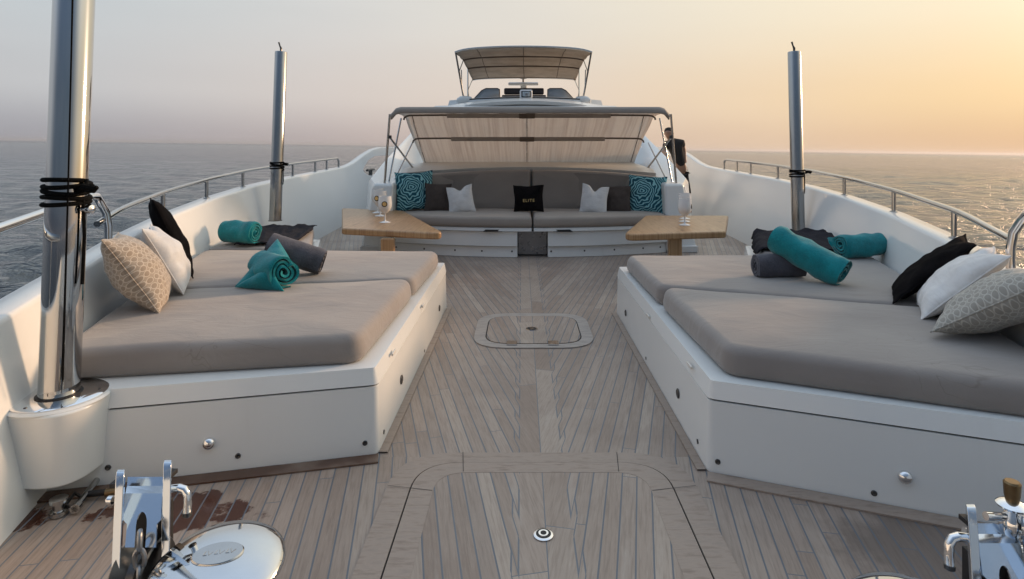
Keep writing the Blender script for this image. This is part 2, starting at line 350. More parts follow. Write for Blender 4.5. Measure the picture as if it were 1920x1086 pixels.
# ------------------------------------------------------------------ mesh builder
class MB:
    def __init__(s): s.v = []; s.f = []
    def add(s, vs, fs, M=None):
        n = len(s.v)
        s.v += [tuple(M @ Vector(p)) if M is not None else tuple(p) for p in vs]
        s.f += [tuple(i+n for i in q) for q in fs]; return s
    def box(s, c, sz, rot=None):
        x, y, z = (q/2 for q in sz)
        vs = [Vector((i*x, j*y, k_*z)) for i in (-1, 1) for j in (-1, 1) for k_ in (-1, 1)]
        if rot is not None: vs = [rot @ q for q in vs]
        vs = [q+Vector(c) for q in vs]
        return s.add(vs, [(0,1,3,2), (4,6,7,5), (0,4,5,1), (2,3,7,6), (0,2,6,4), (1,5,7,3)])
    def tube(s, pts, r, n=12, closed=False):
        pts = [Vector(p) for p in pts]; m = len(pts); rs = r if isinstance(r, (list, tuple)) else [r]*m
        T = []
        for i in range(m):
            a = pts[(i-1) % m] if (closed or i > 0) else pts[i]; b = pts[(i+1) % m] if (closed or i < m-1) else pts[i]
            T.append((b-a).normalized())
        u = T[0].orthogonal().normalized(); rings = []
        for i in range(m):
            u = (u - T[i]*u.dot(T[i])).normalized(); v = T[i].cross(u)
            rings.append([pts[i]+(u*math.cos(2*math.pi*j/n)+v*math.sin(2*math.pi*j/n))*rs[i] for j in range(n)])
        vs = [p for q in rings for p in q]; fs = []
        for i in range(m if closed else m-1):
            for j in range(n):
                a = i*n+j; b = i*n+(j+1) % n; c2 = ((i+1) % m)*n+(j+1) % n; d2 = ((i+1) % m)*n+j
                fs.append((a, b, c2, d2))
        if not closed: fs += [tuple(range(n))[::-1], tuple((m-1)*n+j for j in range(n))]
        return s.add(vs, fs)
    def lathe(s, prof, o=(0, 0, 0), axis=(0, 0, 1), n=32, sx=1, sy=1):
        q = Vector(axis).normalized().to_track_quat('Z', 'Y').to_matrix(); o = Vector(o)
        vs = []; fs = []
        for (r, z) in prof:
            for j in range(n):
                a = 2*math.pi*j/n; vs.append(o + q @ Vector((r*sx*math.cos(a), r*sy*math.sin(a), z)))
        for i in range(len(prof)-1):
            for j in range(n): fs.append((i*n+j, i*n+(j+1) % n, (i+1)*n+(j+1) % n, (i+1)*n+j))
        fs += [tuple(range(n))[::-1], tuple((len(prof)-1)*n+j for j in range(n))]
        return s.add(vs, fs)
    def prism(s, poly, z0, z1, top=None):
        n = len(poly); top = top or poly
        vs = [(p[0], p[1], z0) for p in poly]+[(p[0], p[1], z1) for p in top]
        fs = [tuple(range(n))[::-1], tuple(range(n, 2*n))]+[(i, (i+1) % n, n+(i+1) % n, n+i) for i in range(n)]
        return s.add(vs, fs)
    def ring(s, outer, inner, z0, z1):         # flat frame between two outlines with as many points
        n = len(outer)
        vs = [(p[0], p[1], z) for z in (z0, z1) for q in (outer, inner) for p in q]
        fs = []
        for i in range(n):
            j = (i+1) % n
            fs += [(i, j, 2*n+j, 2*n+i), (n+j, n+i, 3*n+i, 3*n+j), (2*n+i, 2*n+j, 3*n+j, 3*n+i), (j, i, n+i, n+j)]
        return s.add(vs, fs)
    def strips(s, rows, close=False):
        n = len(rows[0]); vs = [p for r in rows for p in r]; fs = []
        for i in range(len(rows)-1):
            for j in range(n if close else n-1): fs.append((i*n+j, i*n+(j+1) % n, (i+1)*n+(j+1) % n, (i+1)*n+j))
        return s.add(vs, fs)
    def build(s, name, m, parent=None, bevel=0, seg=3, sharp=38, thick=0, loc=None):
        off = Vector(parent.location) if parent else (Vector(loc) if loc is not None else Vector((0, 0, 0)))
        me = bpy.data.meshes.new(name); me.from_pydata([tuple(Vector(p)-off) for p in s.v], [], s.f)
        bm = bmesh.new(); bm.from_mesh(me)
        bmesh.ops.remove_doubles(bm, verts=bm.verts, dist=1e-5)
        bmesh.ops.recalc_face_normals(bm, faces=bm.faces)
        for fc in bm.faces: fc.smooth = sharp >= 10
        for e in bm.edges:
            if len(e.link_faces) == 2 and e.calc_face_angle(0) > R(sharp): e.smooth = False
        bm.to_mesh(me); bm.free()
        me.materials.append(MATS[m] if isinstance(m, str) else m)
        o = bpy.data.objects.new(name, me); COL.objects.link(o)
        if parent: o.parent = parent
        elif loc is not None: o.location = off
        if thick:
            md = o.modifiers.new('t', 'SOLIDIFY'); md.thickness = thick; md.offset = 0
        if bevel:
            md = o.modifiers.new('b', 'BEVEL'); md.width = bevel; md.segments = seg; md.limit_method = 'ANGLE'; md.angle_limit = R(35); md.harden_normals = True
        return o
def tag(o, label, cat, group=None, kind=None):
    if label: o['label'] = label
    if cat: o['category'] = cat
    if group: o['group'] = group
    if kind: o['kind'] = kind
    return o
def thing(name, label, cat, loc=(0, 0, 0), group=None):
    o = bpy.data.objects.new(name, None); COL.objects.link(o); o.location = loc; o.empty_display_size = .1
    return tag(o, label, cat, group)
def copy_tree(o, parent=None):
    c = o.copy(); COL.objects.link(c); c.parent = parent
    for ch in list(o.children): copy_tree(ch, c)
    return c
def interp(tab, x): return float(np.interp(x, [a for a, b in tab], [b for a, b in tab]))
def smooth_pts(pts, k=8):
    pts = [Vector(p) for p in pts]; o = []
    for i in range(len(pts)-1):
        p0 = pts[max(i-1, 0)]; p1 = pts[i]; p2 = pts[i+1]; p3 = pts[min(i+2, len(pts)-1)]
        for j in range(k):
            t = j/k; o.append(.5*((2*p1)+(p2-p0)*t+(2*p0-5*p1+4*p2-p3)*t*t+(3*p1-p0-3*p2+p3)*t**3))
    o.append(pts[-1]); return o
def round_poly(poly, r, k=6):
    o = []; n = len(poly); P = [Vector((p[0], p[1])) for p in poly]
    rr = r if isinstance(r, (list, tuple)) else [r]*n
    for i in range(n):
        a, b, c2 = P[i-1], P[i], P[(i+1) % n]
        d1 = (a-b).normalized(); d2 = (c2-b).normalized(); an = d1.angle(d2)
        if an > R(165): o.append(b); continue
        t = min(rr[i]/math.tan(an/2), (a-b).length*.48, (c2-b).length*.48); s_ = b+d1*t; e = b+d2*t
        for j in range(k+1):
            q = j/k; o.append(((1-q)**2*s_+2*q*(1-q)*b+q*q*e))
    return [(p.x, p.y) for p in o]
def inset(poly, d):
    n = len(poly); P = [Vector((p[0], p[1])) for p in poly]
    ar = sum(P[i].x*P[(i+1) % n].y-P[(i+1) % n].x*P[i].y for i in range(n)); sg = 1 if ar > 0 else -1
    o = []
    for i in range(n):
        a, b, c2 = P[i-1], P[i], P[(i+1) % n]
        t = (c2-a)
        if t.length < 1e-9: t = (c2-b)
        t.normalize(); nn = Vector((-t.y, t.x))*sg; o.append(b+nn*d)
    return [(p.x, p.y) for p in o]
def densify(poly, step):
    o = []; n = len(poly)
    for i in range(n):
        a = Vector(poly[i]); b = Vector(poly[(i+1) % n]); m = max(1, int((b-a).length/step))
        for j in range(m): o.append(tuple(a+(b-a)*j/m))
    return o
def cushion(poly, z0, z1, r=.05, rc=.08, crown=.014, wob=.009, fmap=None, seed=0, sag=.0):
    out = densify(round_poly(poly, rc), .06); n = len(out)
    cx = sum(p[0] for p in out)/n; cy = sum(p[1] for p in out)/n
    rows = []
    def row(pl, z, wz=0):
        rr = []
        for p in pl:
            q = Vector((p[0]*2.3, p[1]*2.3, seed*7.1)); nz = noise.noise(q)+.5*noise.noise(q*2.7)
            rr.append([p[0], p[1], z+nz*wob*wz])
        rows.append(rr)
    row(inset(out, .02), z0); row(inset(out, .004), z0+.015)
    zr = max(z0+.02, z1-r)
    for q in (.0, .33, .66): 
        a = math.sin(q*math.pi); row(inset(out, -.006*a), z0+.02+(zr-z0-.02)*q, .2)
    for k_ in range(0, 7):
        a = k_/6*math.pi/2; row(inset(out, r*(1-math.cos(a))), zr+r*math.sin(a), .3+.4*k_/6)
    base = inset(out, r)
    for k_ in range(1, 17):
        q = k_/16.5; row([(p[0]+(cx-p[0])*q, p[1]+(cy-p[1])*q) for p in base], zr+r+crown*(1-(1-min(1, q*2.2))**2), min(1, .7+q))
    mb = MB(); vs = [tuple(p) for r_ in rows for p in r_]
    if fmap: vs = [tuple(fmap(*p)) for p in vs]
    m = len(rows); fs = []
    for i in range(m-1):
        for j in range(n): fs.append((i*n+j, i*n+(j+1) % n, (i+1)*n+(j+1) % n, (i+1)*n+j))
    fs += [tuple(range(n))[::-1], tuple((m-1)*n+j for j in range(n))]
    mb.add(vs, fs); return mb

# ------------------------------------------------------------------ sea (structure)
def make_sea():
    rng = np.random.default_rng(3)
    rad = np.concatenate([np.geomspace(9, 700, 330), np.geomspace(760, 14000, 20)])
    th = np.linspace(R(-62), R(62), 520)
    Rr, Th = np.meshgrid(rad, th, indexing='ij')
    X = Rr*np.sin(Th); Y = Rr*np.cos(Th); Z = np.zeros_like(X)
    for i in range(70):
        lam = rng.uniform(.9, 3.0) if i < 40 else rng.uniform(3, 16)
        a = rng.normal(R(70), R(38)); kx, ky = math.cos(a)*2*math.pi/lam, math.sin(a)*2*math.pi/lam
        amp = (.032 if i < 40 else .017)*lam**.72*rng.uniform(.5, 1.2)
        dR = Rr*0.0132 + Rr*(R(124)/520)
        fade = np.clip(1.6-dR*2.2/lam*1.4, 0, 1)
        mod = .6+.4*np.sin(X*.013*(i % 5)+Y*.021+i)
        Z += amp*fade*mod*np.sin(kx*X+ky*Y+rng.uniform(0, 6.28))
    Z += -5.0 - TILT*X
    nr, nt_ = X.shape
    vs = np.stack([X, Y, Z], -1).reshape(-1, 3)
    idx = np.arange(nr*nt_).reshape(nr, nt_)
    fs = np.stack([idx[:-1, :-1], idx[1:, :-1], idx[1:, 1:], idx[:-1, 1:]], -1).reshape(-1, 4)[:, ::-1]
    me = bpy.data.meshes.new('sea'); me.from_pydata(vs.tolist(), [], fs.tolist())
    me.polygons.foreach_set('use_smooth', [True]*len(me.polygons)); me.materials.append(MATS['sea_water'])
    o = bpy.data.objects.new('sea', me); COL.objects.link(o); o['kind'] = 'structure'
    # calm sheet for the rest of the circle, so side views and reflections find water too
    a = [R(62)+i*R(236)/60 for i in range(61)]
    rows = [[(r_*math.sin(q), r_*math.cos(q), -5.0-TILT*r_*math.sin(q)) for q in a] for r_ in (3, 60, 900, 14000)]
    m2 = MB().strips(rows); o2 = m2.build('water', 'sea_water'); o2['kind'] = 'structure'
make_sea()

# ------------------------------------------------------------------ hull lines
W = [(-2.6, .05), (-2, .75), (-1, 1.15), (0, 1.55), (1, 1.93), (2, 2.24), (2.75, 2.46), (3.4, 2.66), (4.35, 2.95), (5.5, 3.27), (6.7, 3.5), (7.9, 3.67), (9.3, 3.79), (13, 4.0), (17, 4.1), (27, 4.1)]
ZT = [(-2.6, .8), (2.5, .82), (3.8, .90), (4.35, .94), (5.5, .99), (6.7, 1.04), (7.9, 1.08), (9.3, 1.11), (13.2, 1.16), (14, 1.24), (15, 1.41), (16, 1.54), (17, 1.60), (27, 1.62)]
HB = [(14.6, 1.04), (14.8, .93), (15.2, .87), (19, .87), (19.3, 1.1)]
HT = [(14.6, 1.04), (14.8, 1.12), (15.3, 1.27), (16, 1.36), (19, 1.36), (19.3, 1.1)]
def hw(y): return interp(W, y)
def zt(y): return interp(ZT, y)
# deck
ys = [-2.6+i*.3 for i in range(100)]
dk = MB().strips([[(-hw(y)-.02, y, 0), (0, y, 0), (hw(y)+.02, y, 0)] for y in ys if y <= 27])
deck = dk.build('deck', 'teak_deck'); deck['kind'] = 'structure'
# bulwarks
def bulwark(s, label):
    mb = MB()
    def prof(y):
        w_, z_ = hw(y), zt(y); wi = lambda z: w_-.2*(z_-z); t_ = .17 if y < 13.5 else .13
        top = [(w_-.012, z_-.03), (w_-.004, z_-.008), (w_+.012, z_), (w_+t_-.012, z_), (w_+t_, z_-.012), (w_+t_, z_-.05)]
        return w_, z_, wi, t_, top
    def put(Y, kind):
        rows = []
        for y in Y:
            w_, z_, wi, t_, top = prof(y); hb = interp(HB, y); ht = max(interp(HT, y), hb+.001)
            low_ = [(w_+t_-.04, -.3), (w_+t_-.5*min(1, w_), -4.8)]
            if kind == 0: pr = [(wi(-.02), -.02)]+top+low_
            elif kind == 1: pr = [(wi(-.02), -.02), (wi(hb), hb), (wi(hb)+t_*.95, hb)]+low_
            else: pr = [(wi(ht)+t_*.95, ht), (wi(ht), ht)]+top+[(wi(ht)+t_*.95, ht)]
            rows.append([(s*a_, y, b_) for a_, b_ in pr])
        mb.strips(rows)
    put([-2.6, -2.3, -2, -1.5, -1]+[-.5+i*.25 for i in range(59)]+[14.3, 14.6], 0)
    hy = [14.6+i*.1 for i in range(48)]; put(hy, 1); put(hy, 2)
    put([19.3+i*.5 for i in range(16)], 0)
    o = mb.build('bulwark', 'gelcoat', sharp=50)
    return tag(o, label, 'bulwark', 'white bulwarks along both sides of the deck')
bulwark(-1, 'white bulwark along the left side of the deck, warmly lit')
bulwark(1, 'white bulwark along the right side of the deck, in bluish shade')

# ------------------------------------------------------------------ rails
def rail_pt(s, y, h): return Vector((s*(hw(y)+.10), y, zt(y)+h))
def long_rail(s, y0, y1, posts, label):
    t = thing('handrail', label, 'handrail', rail_pt(s, y0, 0))
    ys_ = [y0+(y1-y0)*i/50 for i in range(51)]
    hh = lambda y: .20 if y > y0+.6 else .20-.03*(1-(y-y0)/.6)
    pts = [rail_pt(s, y, hh(y)) for y in ys_]
    pts += [rail_pt(s, y1+.10, .185), rail_pt(s, y1+.16, .14), rail_pt(s, y1+.17, 0)]
    MB().tube(pts, .021, 14).build('rail_tube', 'steel', t)
    for y in posts: 
        b = rail_pt(s, y, 0)
        MB().tube([b, b+Vector((0, 0, .19))], .019, 12).lathe([(.034, 0), (.034, .006), (.024, .012)], b, n=14).build('stanchion', 'steel', t)
long_rail(-1, 4.0, 12.9, [5.4, 6.6, 7.85, 10.0, 11.3, 12.1], 'long steel handrail on the left bulwark beside the sunbed')
long_rail(1, 3.55, 12.1, [4.35, 5.6, 6.9, 9.3, 10.6, 11.4], 'long steel handrail on the right bulwark against the sunlit sea')
def bow_rail(s, y1, label):
    t = thing('bow_rail', label, 'handrail', rail_pt(s, y1, 0))
    h = .37
    pts = [rail_pt(s, y, h+.03*(y1-y)*0) for y in [-.5+i*(y1-.15+.5)/24 for i in range(25)]]
    e = rail_pt(s, y1, 0)
    pts += [rail_pt(s, y1-.06, h-.012), rail_pt(s, y1-.0, h-.06), e+Vector((0, .06, h*.62)), e+Vector((0, .08, h*.35)), e+Vector((0, .08, 0))]
    MB().tube(pts, .025, 16).build('rail_tube', 'chrome', t)
    for y in (.6, 1.6, 2.4):
        b = rail_pt(s, y, 0); MB().tube([b, b+Vector((0, 0, h))], .02, 12).build('stanchion', 'chrome', t)
bow_rail(-1, 4.05, 'thick polished bow rail behind the near left pole, bending down at its end')
bow_rail(1, 3.42, 'thick polished bow rail at the right edge, bending down behind the pillows')

# ------------------------------------------------------------------ deck hatches and margins
def rrect(x0, x1, y0, y1, r, k=10): return round_poly([(x0, y0), (x1, y0), (x1, y1), (x0, y1)], r, k)
def arch(xh, y1, r, y0=.9, k=10):
    return round_poly([(-xh, y0), (xh, y0), (xh, y1), (-xh, y1)], [.02, .02, r, r], k)
OX = -.005
t = thing('deck_hatch', 'large teak deck hatch with rounded corners and a round flush latch, nearest the camera', 'hatch', (0, 2, 0))
def sh(pl, dx=OX): return [(p[0]+dx, p[1]) for p in pl]
MB().ring(sh(arch(.725, 3.11, .30)), sh(arch(.617, 3.015, .235)), .001, .010).build('outer_frame', 'teak_margin', t)
MB().ring(sh(arch(.609, 3.008, .23)), sh(arch(.505, 2.915, .155)), .001, .013).build('lid_frame', 'teak_margin', t)
MB().prism(sh(arch(.506, 2.916, .155)), .001, .012).build('lid', 'teak_hatch', t)
MB().ring(sh(arch(.618, 3.016, .235)), sh(arch(.608, 3.007, .23)), .0005, .003).build('seam', 'dark_gap', t)
def mitre(mb, p, q, wd=.004, z=.0135):
    a = Vector(p); b = Vector(q); dn = (b-a).normalized(); nn = Vector((-dn.y, dn.x, 0))*wd/2
    mb.add([a-nn, a+nn, b+nn, b-nn], [(0, 1, 2, 3)])
for s in (-1, 1):
    for p_, q_ in (((OX+s*.722, 2.80, .0145), (OX+s*.508, 2.76, .0145)), ((OX+s*.40, 3.106, .0145), (OX+s*.38, 2.92, .0145))):
        mm = MB(); mitre(mm, p_, q_, .003); mm.build('frame_joint', 'dark_gap', t)
lp = PZ(1019, 1003, .014)
MB().lathe([(.041, 0), (.041, .003), (.036, .006), (.030, .006)], lp, n=40).build('latch_ring', 'chrome', t)
MB().lathe([(.0310, .004), (.0310, .0068)], lp, n=40).build('latch_recess', 'black', t)
MB().lathe([(.0215, .006), (.0205, .0095), (.013, .0095)], lp, n=32).build('latch_button', 'chrome', t)
MB().lathe([(.0125, .008), (.0125, .0105)], lp, n=24).build('latch_slot', 'black', t)
t = thing('deck_hatch', 'small teak deck hatch between the two sunbeds, with two steel hinges', 'hatch', (0, 5.2, 0))
o_ = rrect(-.50, .50, 4.74, 5.72, .30); i_ = rrect(-.405, .405, 4.83, 5.63, .22)
i2 = rrect(-.395, .395, 4.84, 5.62, .21)
MB().ring(o_, i_, .001, .009).build('outer_frame', 'teak_pale', t)
MB().ring(i_, i2, .0005, .003).build('seam', 'dark_gap', t)
MB().prism(i2, .001, .012).build('lid', 'teak_hatch', t)
for u in (960, 1037):
    p = PZ(u, 641, .012); MB().box((p.x, 4.84, .014), (.085, .10, .006)).build('hinge', 'steel', t, bevel=.002)
lp = PZ(997, 617, .013)
MB().lathe([(.052, 0), (.050, .005), (.036, .005)], lp, n=32).build('latch_ring', 'steel', t)
MB().lathe([(.038, .004), (.038, .0065)], lp, n=32).build('latch_recess', 'black', t)
MB().lathe([(.020, .005), (.020, .0085)], lp, n=24).build('latch_button', 'steel', t)

# ------------------------------------------------------------------ sunbed bases
def inw(y, z=.3): return hw(y)-.2*(zt(y)-z)
BL = [(-.845, 3.11), (-.845, 5.98), (-2.16, 6.02), (-2.60, 7.48), (-inw(7.5)-.02, 7.48), (-inw(6.5)-.02, 6.5), (-inw(5.5)-.02, 5.5), (-inw(4.2)-.02, 4.2), (-inw(2.75)-.02, 2.75), (-2.05, 2.825)]
BRt = [(.815, 2.94), (.815, 5.78), (2.12, 5.84), (2.50, 7.0), (inw(7.0)+.02, 7.0), (inw(6.2)+.02, 6.2), (inw(5.2)+.02, 5.2), (inw(4)+.02, 4), (inw(2.4)+.02, 2.4), (2.05, 2.465)]
def sunbed(poly, s, label, knobs, screws, side_screws, slots, side_knobs):
    base = poly[0]
    t = thing('sunbed_base', label, 'sunbed base', (base[0]+s*.8, base[1]+1.4, 0), 'white sunbed bases')
    pl = round_poly(poly, [.05, .05]+[.02]*8, 5)
    MB().prism(pl, 0, .352, inset(pl, .008)).build('panel', 'gelcoat', t, bevel=.004)
    MB().prism(inset(pl, .02), .350, .366).build('seam', 'dark_gap', t)
    MB().prism(inset(pl, .004), .362, .446, inset(pl, .022)).build('lid', 'gelcoat', t, bevel=.014, seg=4)
    # front face frame
    a = Vector((poly[0][0], poly[0][1], 0)); b = Vector((poly[9][0], poly[9][1], 0)); dn = (b-a).normalized()
    nn = Vector((dn.y, -dn.x, 0)); nn = nn if nn.y < 0 else -nn
    def on_front(u):      # distance along the face that shows at picture column u
        best = min((abs(U0+F*((a+dn*q).x-CX)/(a+dn*q).y-u), q) for q in [i*.004 for i in range(420)]); return a+dn*best[1]
    for u, v in knobs:
        p = on_front(u); z = CZ-(v-V0)*p.y/F; p = Vector((p.x, p.y, z))+nn*.001
        MB().lathe([(.030, -.004), (.030, .004), (.026, .012), (.017, .019), (.006, .022)], p, nn, 28).build('knob', 'chrome', t)
    for u, v in screws:
        p = on_front(u); z = CZ-(v-V0)*p.y/F; p = Vector((p.x, p.y, z))
        MB().lathe([(.013, -.004), (.013, .002), (.009, .004), (.004, .0015)], p, nn, 18).build('screw', 'dark_steel', t)
    X = poly[0][0]
    def on_side(u, v):
        y = F*(X-CX)/(u-U0); return Vector((X, y, CZ-(v-V0)*y/F))
    n2 = Vector((-s, 0, 0))
    for u, v in side_knobs:
        p = on_side(u, v); MB().lathe([(.028, -.006), (.028, .003), (.022, .006), (.018, .002), (.010, .004)], p, n2, 24).build('side_latch', 'dark_steel', t)
    for u, v in side_screws:
        p = on_side(u, v); MB().lathe([(.012, -.006), (.012, .002)], p, n2, 14).build('screw', 'dark_steel', t)
    for u, v in slots:
        p = on_side(u, v)
        MB().box(p+Vector((-s*.004, 0, .0)), (.012, .085, .016)).build('finger_slot', 'gelcoat_cream', t, bevel=.004)
    return t
sunbed(BL, -1, 'white sunbed base on the left, the front face lit warm beside the thick pole', [(392, 832)], [(203, 877), (447, 855), (684, 831)],
       [(720, 810), (796, 658)], [(737, 661), (793, 573)], [(753, 712), (824, 578)])
sunbed(BRt, 1, 'white sunbed base on the right, its long front face in blue shade', [(1697, 895)], [(1345, 866), (1638, 925)],
       [(1308, 828), (1211, 672)], [(1216, 592), (1294, 685)], [(1271, 738), (1173, 587)])
# margin boards round the bases (laid on the deck)
def margin(pts, wd, m, z=.009):
    mb = MB(); rows = []
    for i, p in enumerate(pts):
        a = Vector(pts[max(i-1, 0)]); b = Vector(pts[min(i+1, len(pts)-1)]); d_ = (b-a).normalized(); nn = Vector((-d_.y, d_.x))
        rows.append([(p[0], p[1], z-.008), (p[0], p[1], z), (p[0]+nn.x*wd, p[1]+nn.y*wd, z), (p[0]+nn.x*wd, p[1]+nn.y*wd, z-.008)])
    mb.strips(rows); o = mb.build('margin_board', m, deck); return o
margin([(-2.6, 2.69), (-.845, 3.102)], -.085, 'teak_wet')
margin([(.815, 2.932), (2.55, 2.27)], -.085, 'teak_margin')
margin([(-.845, 3.12), (-.842, 5.95)], -.045, 'teak_margin')
margin([(.812, 2.95), (.812, 5.75)], .045, 'teak_margin')

# ------------------------------------------------------------------ mattresses
def pad(name, poly, label, seed, z1=.60, m='taupe_fabric', group='taupe sunbed mattresses', z0=.449, **kw):
    cx = sum(p[0] for p in poly)/len(poly); cy = sum(p[1] for p in poly)/len(poly)
    o = cushion(poly, z0, z1, seed=seed, **kw).build(name, m, loc=(cx, cy, z0), sharp=80)
    return tag(o, label, 'mattress', group)
mw = lambda y: inw(y, .58)-.03
pad('mattress', [(-.955, 3.17), (-.93, 4.585), (-mw(4.18), 4.19), (-mw(2.9), 2.93)], 'front taupe mattress of the left sunbed, nearest the thick pole', 1, r=.06, rc=.11)
pad('mattress', [(-.93, 4.60), (-.90, 5.80), (-mw(5.9), 5.88), (-mw(4.23), 4.21)], 'rear taupe mattress of the left sunbed, teal and grey towels lying on it', 2, z1=.595, r=.055, rc=.11)
pad('mattress', [(-2.22, 5.95), (-2.68, 7.42), (-mw(7.4), 7.42), (-mw(5.95), 5.95)], 'small grey mattress behind the left sunbed, partly under dark cloth', 3, z1=.59, r=.04, rc=.06)
pad('mattress', [(.925, 3.0), (.895, 4.33), (mw(3.68), 3.70), (mw(2.45), 2.43)], 'front taupe mattress of the right sunbed, the largest', 4, r=.06, rc=.12)
pad('mattress', [(.895, 4.345), (.875, 5.60), (mw(5.6), 5.60), (mw(3.70), 3.72)], 'rear taupe mattress of the right sunbed, two towels lying on it', 5, z1=.595, r=.055, rc=.11)
pad('mattress', [(2.20, 5.72), (2.60, 6.90), (mw(6.9), 6.90), (mw(5.7), 5.72)], 'small mattress behind the right sunbed, under dark cloth', 6, z1=.59, r=.04, rc=.06)

# ------------------------------------------------------------------ pillows
def pillow(w_, h_, t_, M, m, label, chop=0, seed=0, group=None, wr=.014, N=30, floor=None, name='pillow'):
    vs = []; fs = []; rnd = random.Random(seed)
    ph = rnd.uniform(0, 20)
    for side in (1, -1):
        for i in range(N+1):
            for j in range(N+1):
                u = math.sin((i/N-.5)*math.pi)*.5*2*.55+(i/N*2-1)*.45; v = math.sin((j/N-.5)*math.pi)*.55+(j/N*2-1)*.45
                x = w_/2*u*(1-.075*(1-v*v)); y = h_/2*v*(1-.075*(1-u*u))
                th = (max(0, 1-u**2)**.55)*(max(0, 1-v**2)**.55)
                cu = math.exp(-(u/.33)**2)*max(0, (v+1)/2)**2.2
                y -= chop*cu; th *= (1-.45*cu*min(1, chop*12))
                nz = noise.noise(Vector((x*9+ph, y*9, side*3.1)))+.6*noise.noise(Vector((x*20+ph, y*14, side*5)))
                edge = min(1, th*3)
                z = side*(t_/2*th+wr*nz*edge)
                x += .008*noise.noise(Vector((x*7, y*7, ph)))*1.5; y += .008*noise.noise(Vector((y*7, x*7, ph+9)))*1.5
                vs.append((x, y, z))
        b = 0 if side == 1 else (N+1)**2
        for i in range(N):
            for j in range(N):
                q = (b+i*(N+1)+j, b+(i+1)*(N+1)+j, b+(i+1)*(N+1)+j+1, b+i*(N+1)+j+1); fs.append(q if side == 1 else q[::-1])
    mb = MB().add(vs, fs); o = mb.build(name, m, sharp=180)
    pm = [Vector(vs[i]) for i in ([i*(N+1) for i in range(N)]+[N*(N+1)+j for j in range(N)]+[(N-i)*(N+1)+N for i in range(N)]+[N-j for j in range(N)])]
    pp = MB().tube(pm, .0045, 6, closed=True).build('seam_piping', m, o)
    o.matrix_world = M
    if floor is not None:
        lo = min((M @ Vector(v)).z for v in vs); o.location.z += floor-lo-.008
    return tag(o, label, 'pillow', group)
def basis(c, right, up):
    r = Vector(right).normalized(); u = Vector(up); u = (u-r*u.dot(r)).normalized(); n = r.cross(u)
    M = Matrix((r, u, n)).transposed().to_4x4(); M.translation = Vector(c); return M
# left sunbed (leaning on the bulwark)
def solve_col(u, y): return (u-U0)*y/F+CX
pillow(.50, .54, .27, basis((-2.49, 3.72, .85), (.42, -.90, .04), (-.50, -.20, .84)), 'honey_warm', 'beige honeycomb patterned pillow leaning nearest the thick pole', seed=3, floor=.60)
pillow(.50, .50, .23, basis((-2.56, 4.14, .83), (.44, -.90, .06), (-.46, -.12, .88)), 'pillow_white', 'crumpled white pillow between honeycomb and black pillows on the left sunbed', seed=5, floor=.60, wr=.016, chop=.04)
pillow(.46, .66, .16, basis((-2.80, 4.60, .90), (.55, -.83, .05), (-.40, -.12, .92)), 'pillow_black', 'black pillow leaning furthest aft on the left sunbed, against the bulwark', seed=6, floor=.60)
# right sunbed
pillow(.50, .60, .14, basis((2.60, 3.95, .80), (-.50, -.86, .0), (.72, -.1, .64)), 'pillow_black', 'black pillow leaning on the right bulwark behind the white one', seed=8, floor=.60)
pillow(.54, .56, .22, basis((2.50, 3.55, .82), (-.50, -.85, .05), (.70, -.16, .66)), 'pillow_white', 'crumpled white pillow on the right sunbed, between black and honeycomb pillows', seed=9, floor=.60, wr=.018, chop=.04)
pillow(.62, .60, .25, basis((2.40, 3.12, .80), (-.70, -.70, .10), (.68, -.42, .55)), 'honey_grey', 'grey honeycomb patterned pillow at the right edge of the photo', seed=10, floor=.60)
# sofa
def sp(u, v, w_, h_, t_, y, yaw, lean, roll, m, label, **kw):
    p = PY(u, v, y)
    E = Matrix.Rotation(R(yaw), 4, 'Z') @ Matrix.Rotation(R(90-lean), 4, 'X') @ Matrix.Rotation(R(roll), 4, 'Z')
    M = Matrix.Translation(p) @ E
    return pillow(w_, h_, t_, M, m, label, **kw)
sp(778, 358, .60, .62, .18, 9.45, 18, 12, 2, 'zebra_teal', 'teal wavy patterned pillow at the left end of the sofa', seed=21)
sp(822, 371, .42, .46, .15, 9.40, 12, 14, -2, 'pillow_brown', 'dark brown pillow at the left of the sofa, between teal and white', seed=22)
sp(864, 374, .40, .44, .15, 9.30, 4, 16, 8, 'pillow_white', 'small pale pillow on the left half of the sofa', seed=23, chop=.07, wr=.006)
bp = sp(991, 372, .47, .42, .14, 9.28, 0, 16, 1, 'pillow_black', 'black pillow with gold emblem in the middle of the sofa', seed=24, chop=.01, wr=.004)
sp(1114, 374, .42, .46, .15, 9.30, -4, 16, -7, 'pillow_white', 'small pale pillow on the right half of the sofa', seed=25, chop=.09, wr=.006)
sp(1157, 376, .42, .46, .15, 9.40, -12, 14, 2, 'pillow_brown', 'dark brown pillow at the right of the sofa, between white and teal', seed=26)
sp(1212, 366, .60, .62, .18, 9.42, -18, 12, -3, 'zebra_teal', 'teal wavy patterned pillow at the right end of the sofa', seed=27)
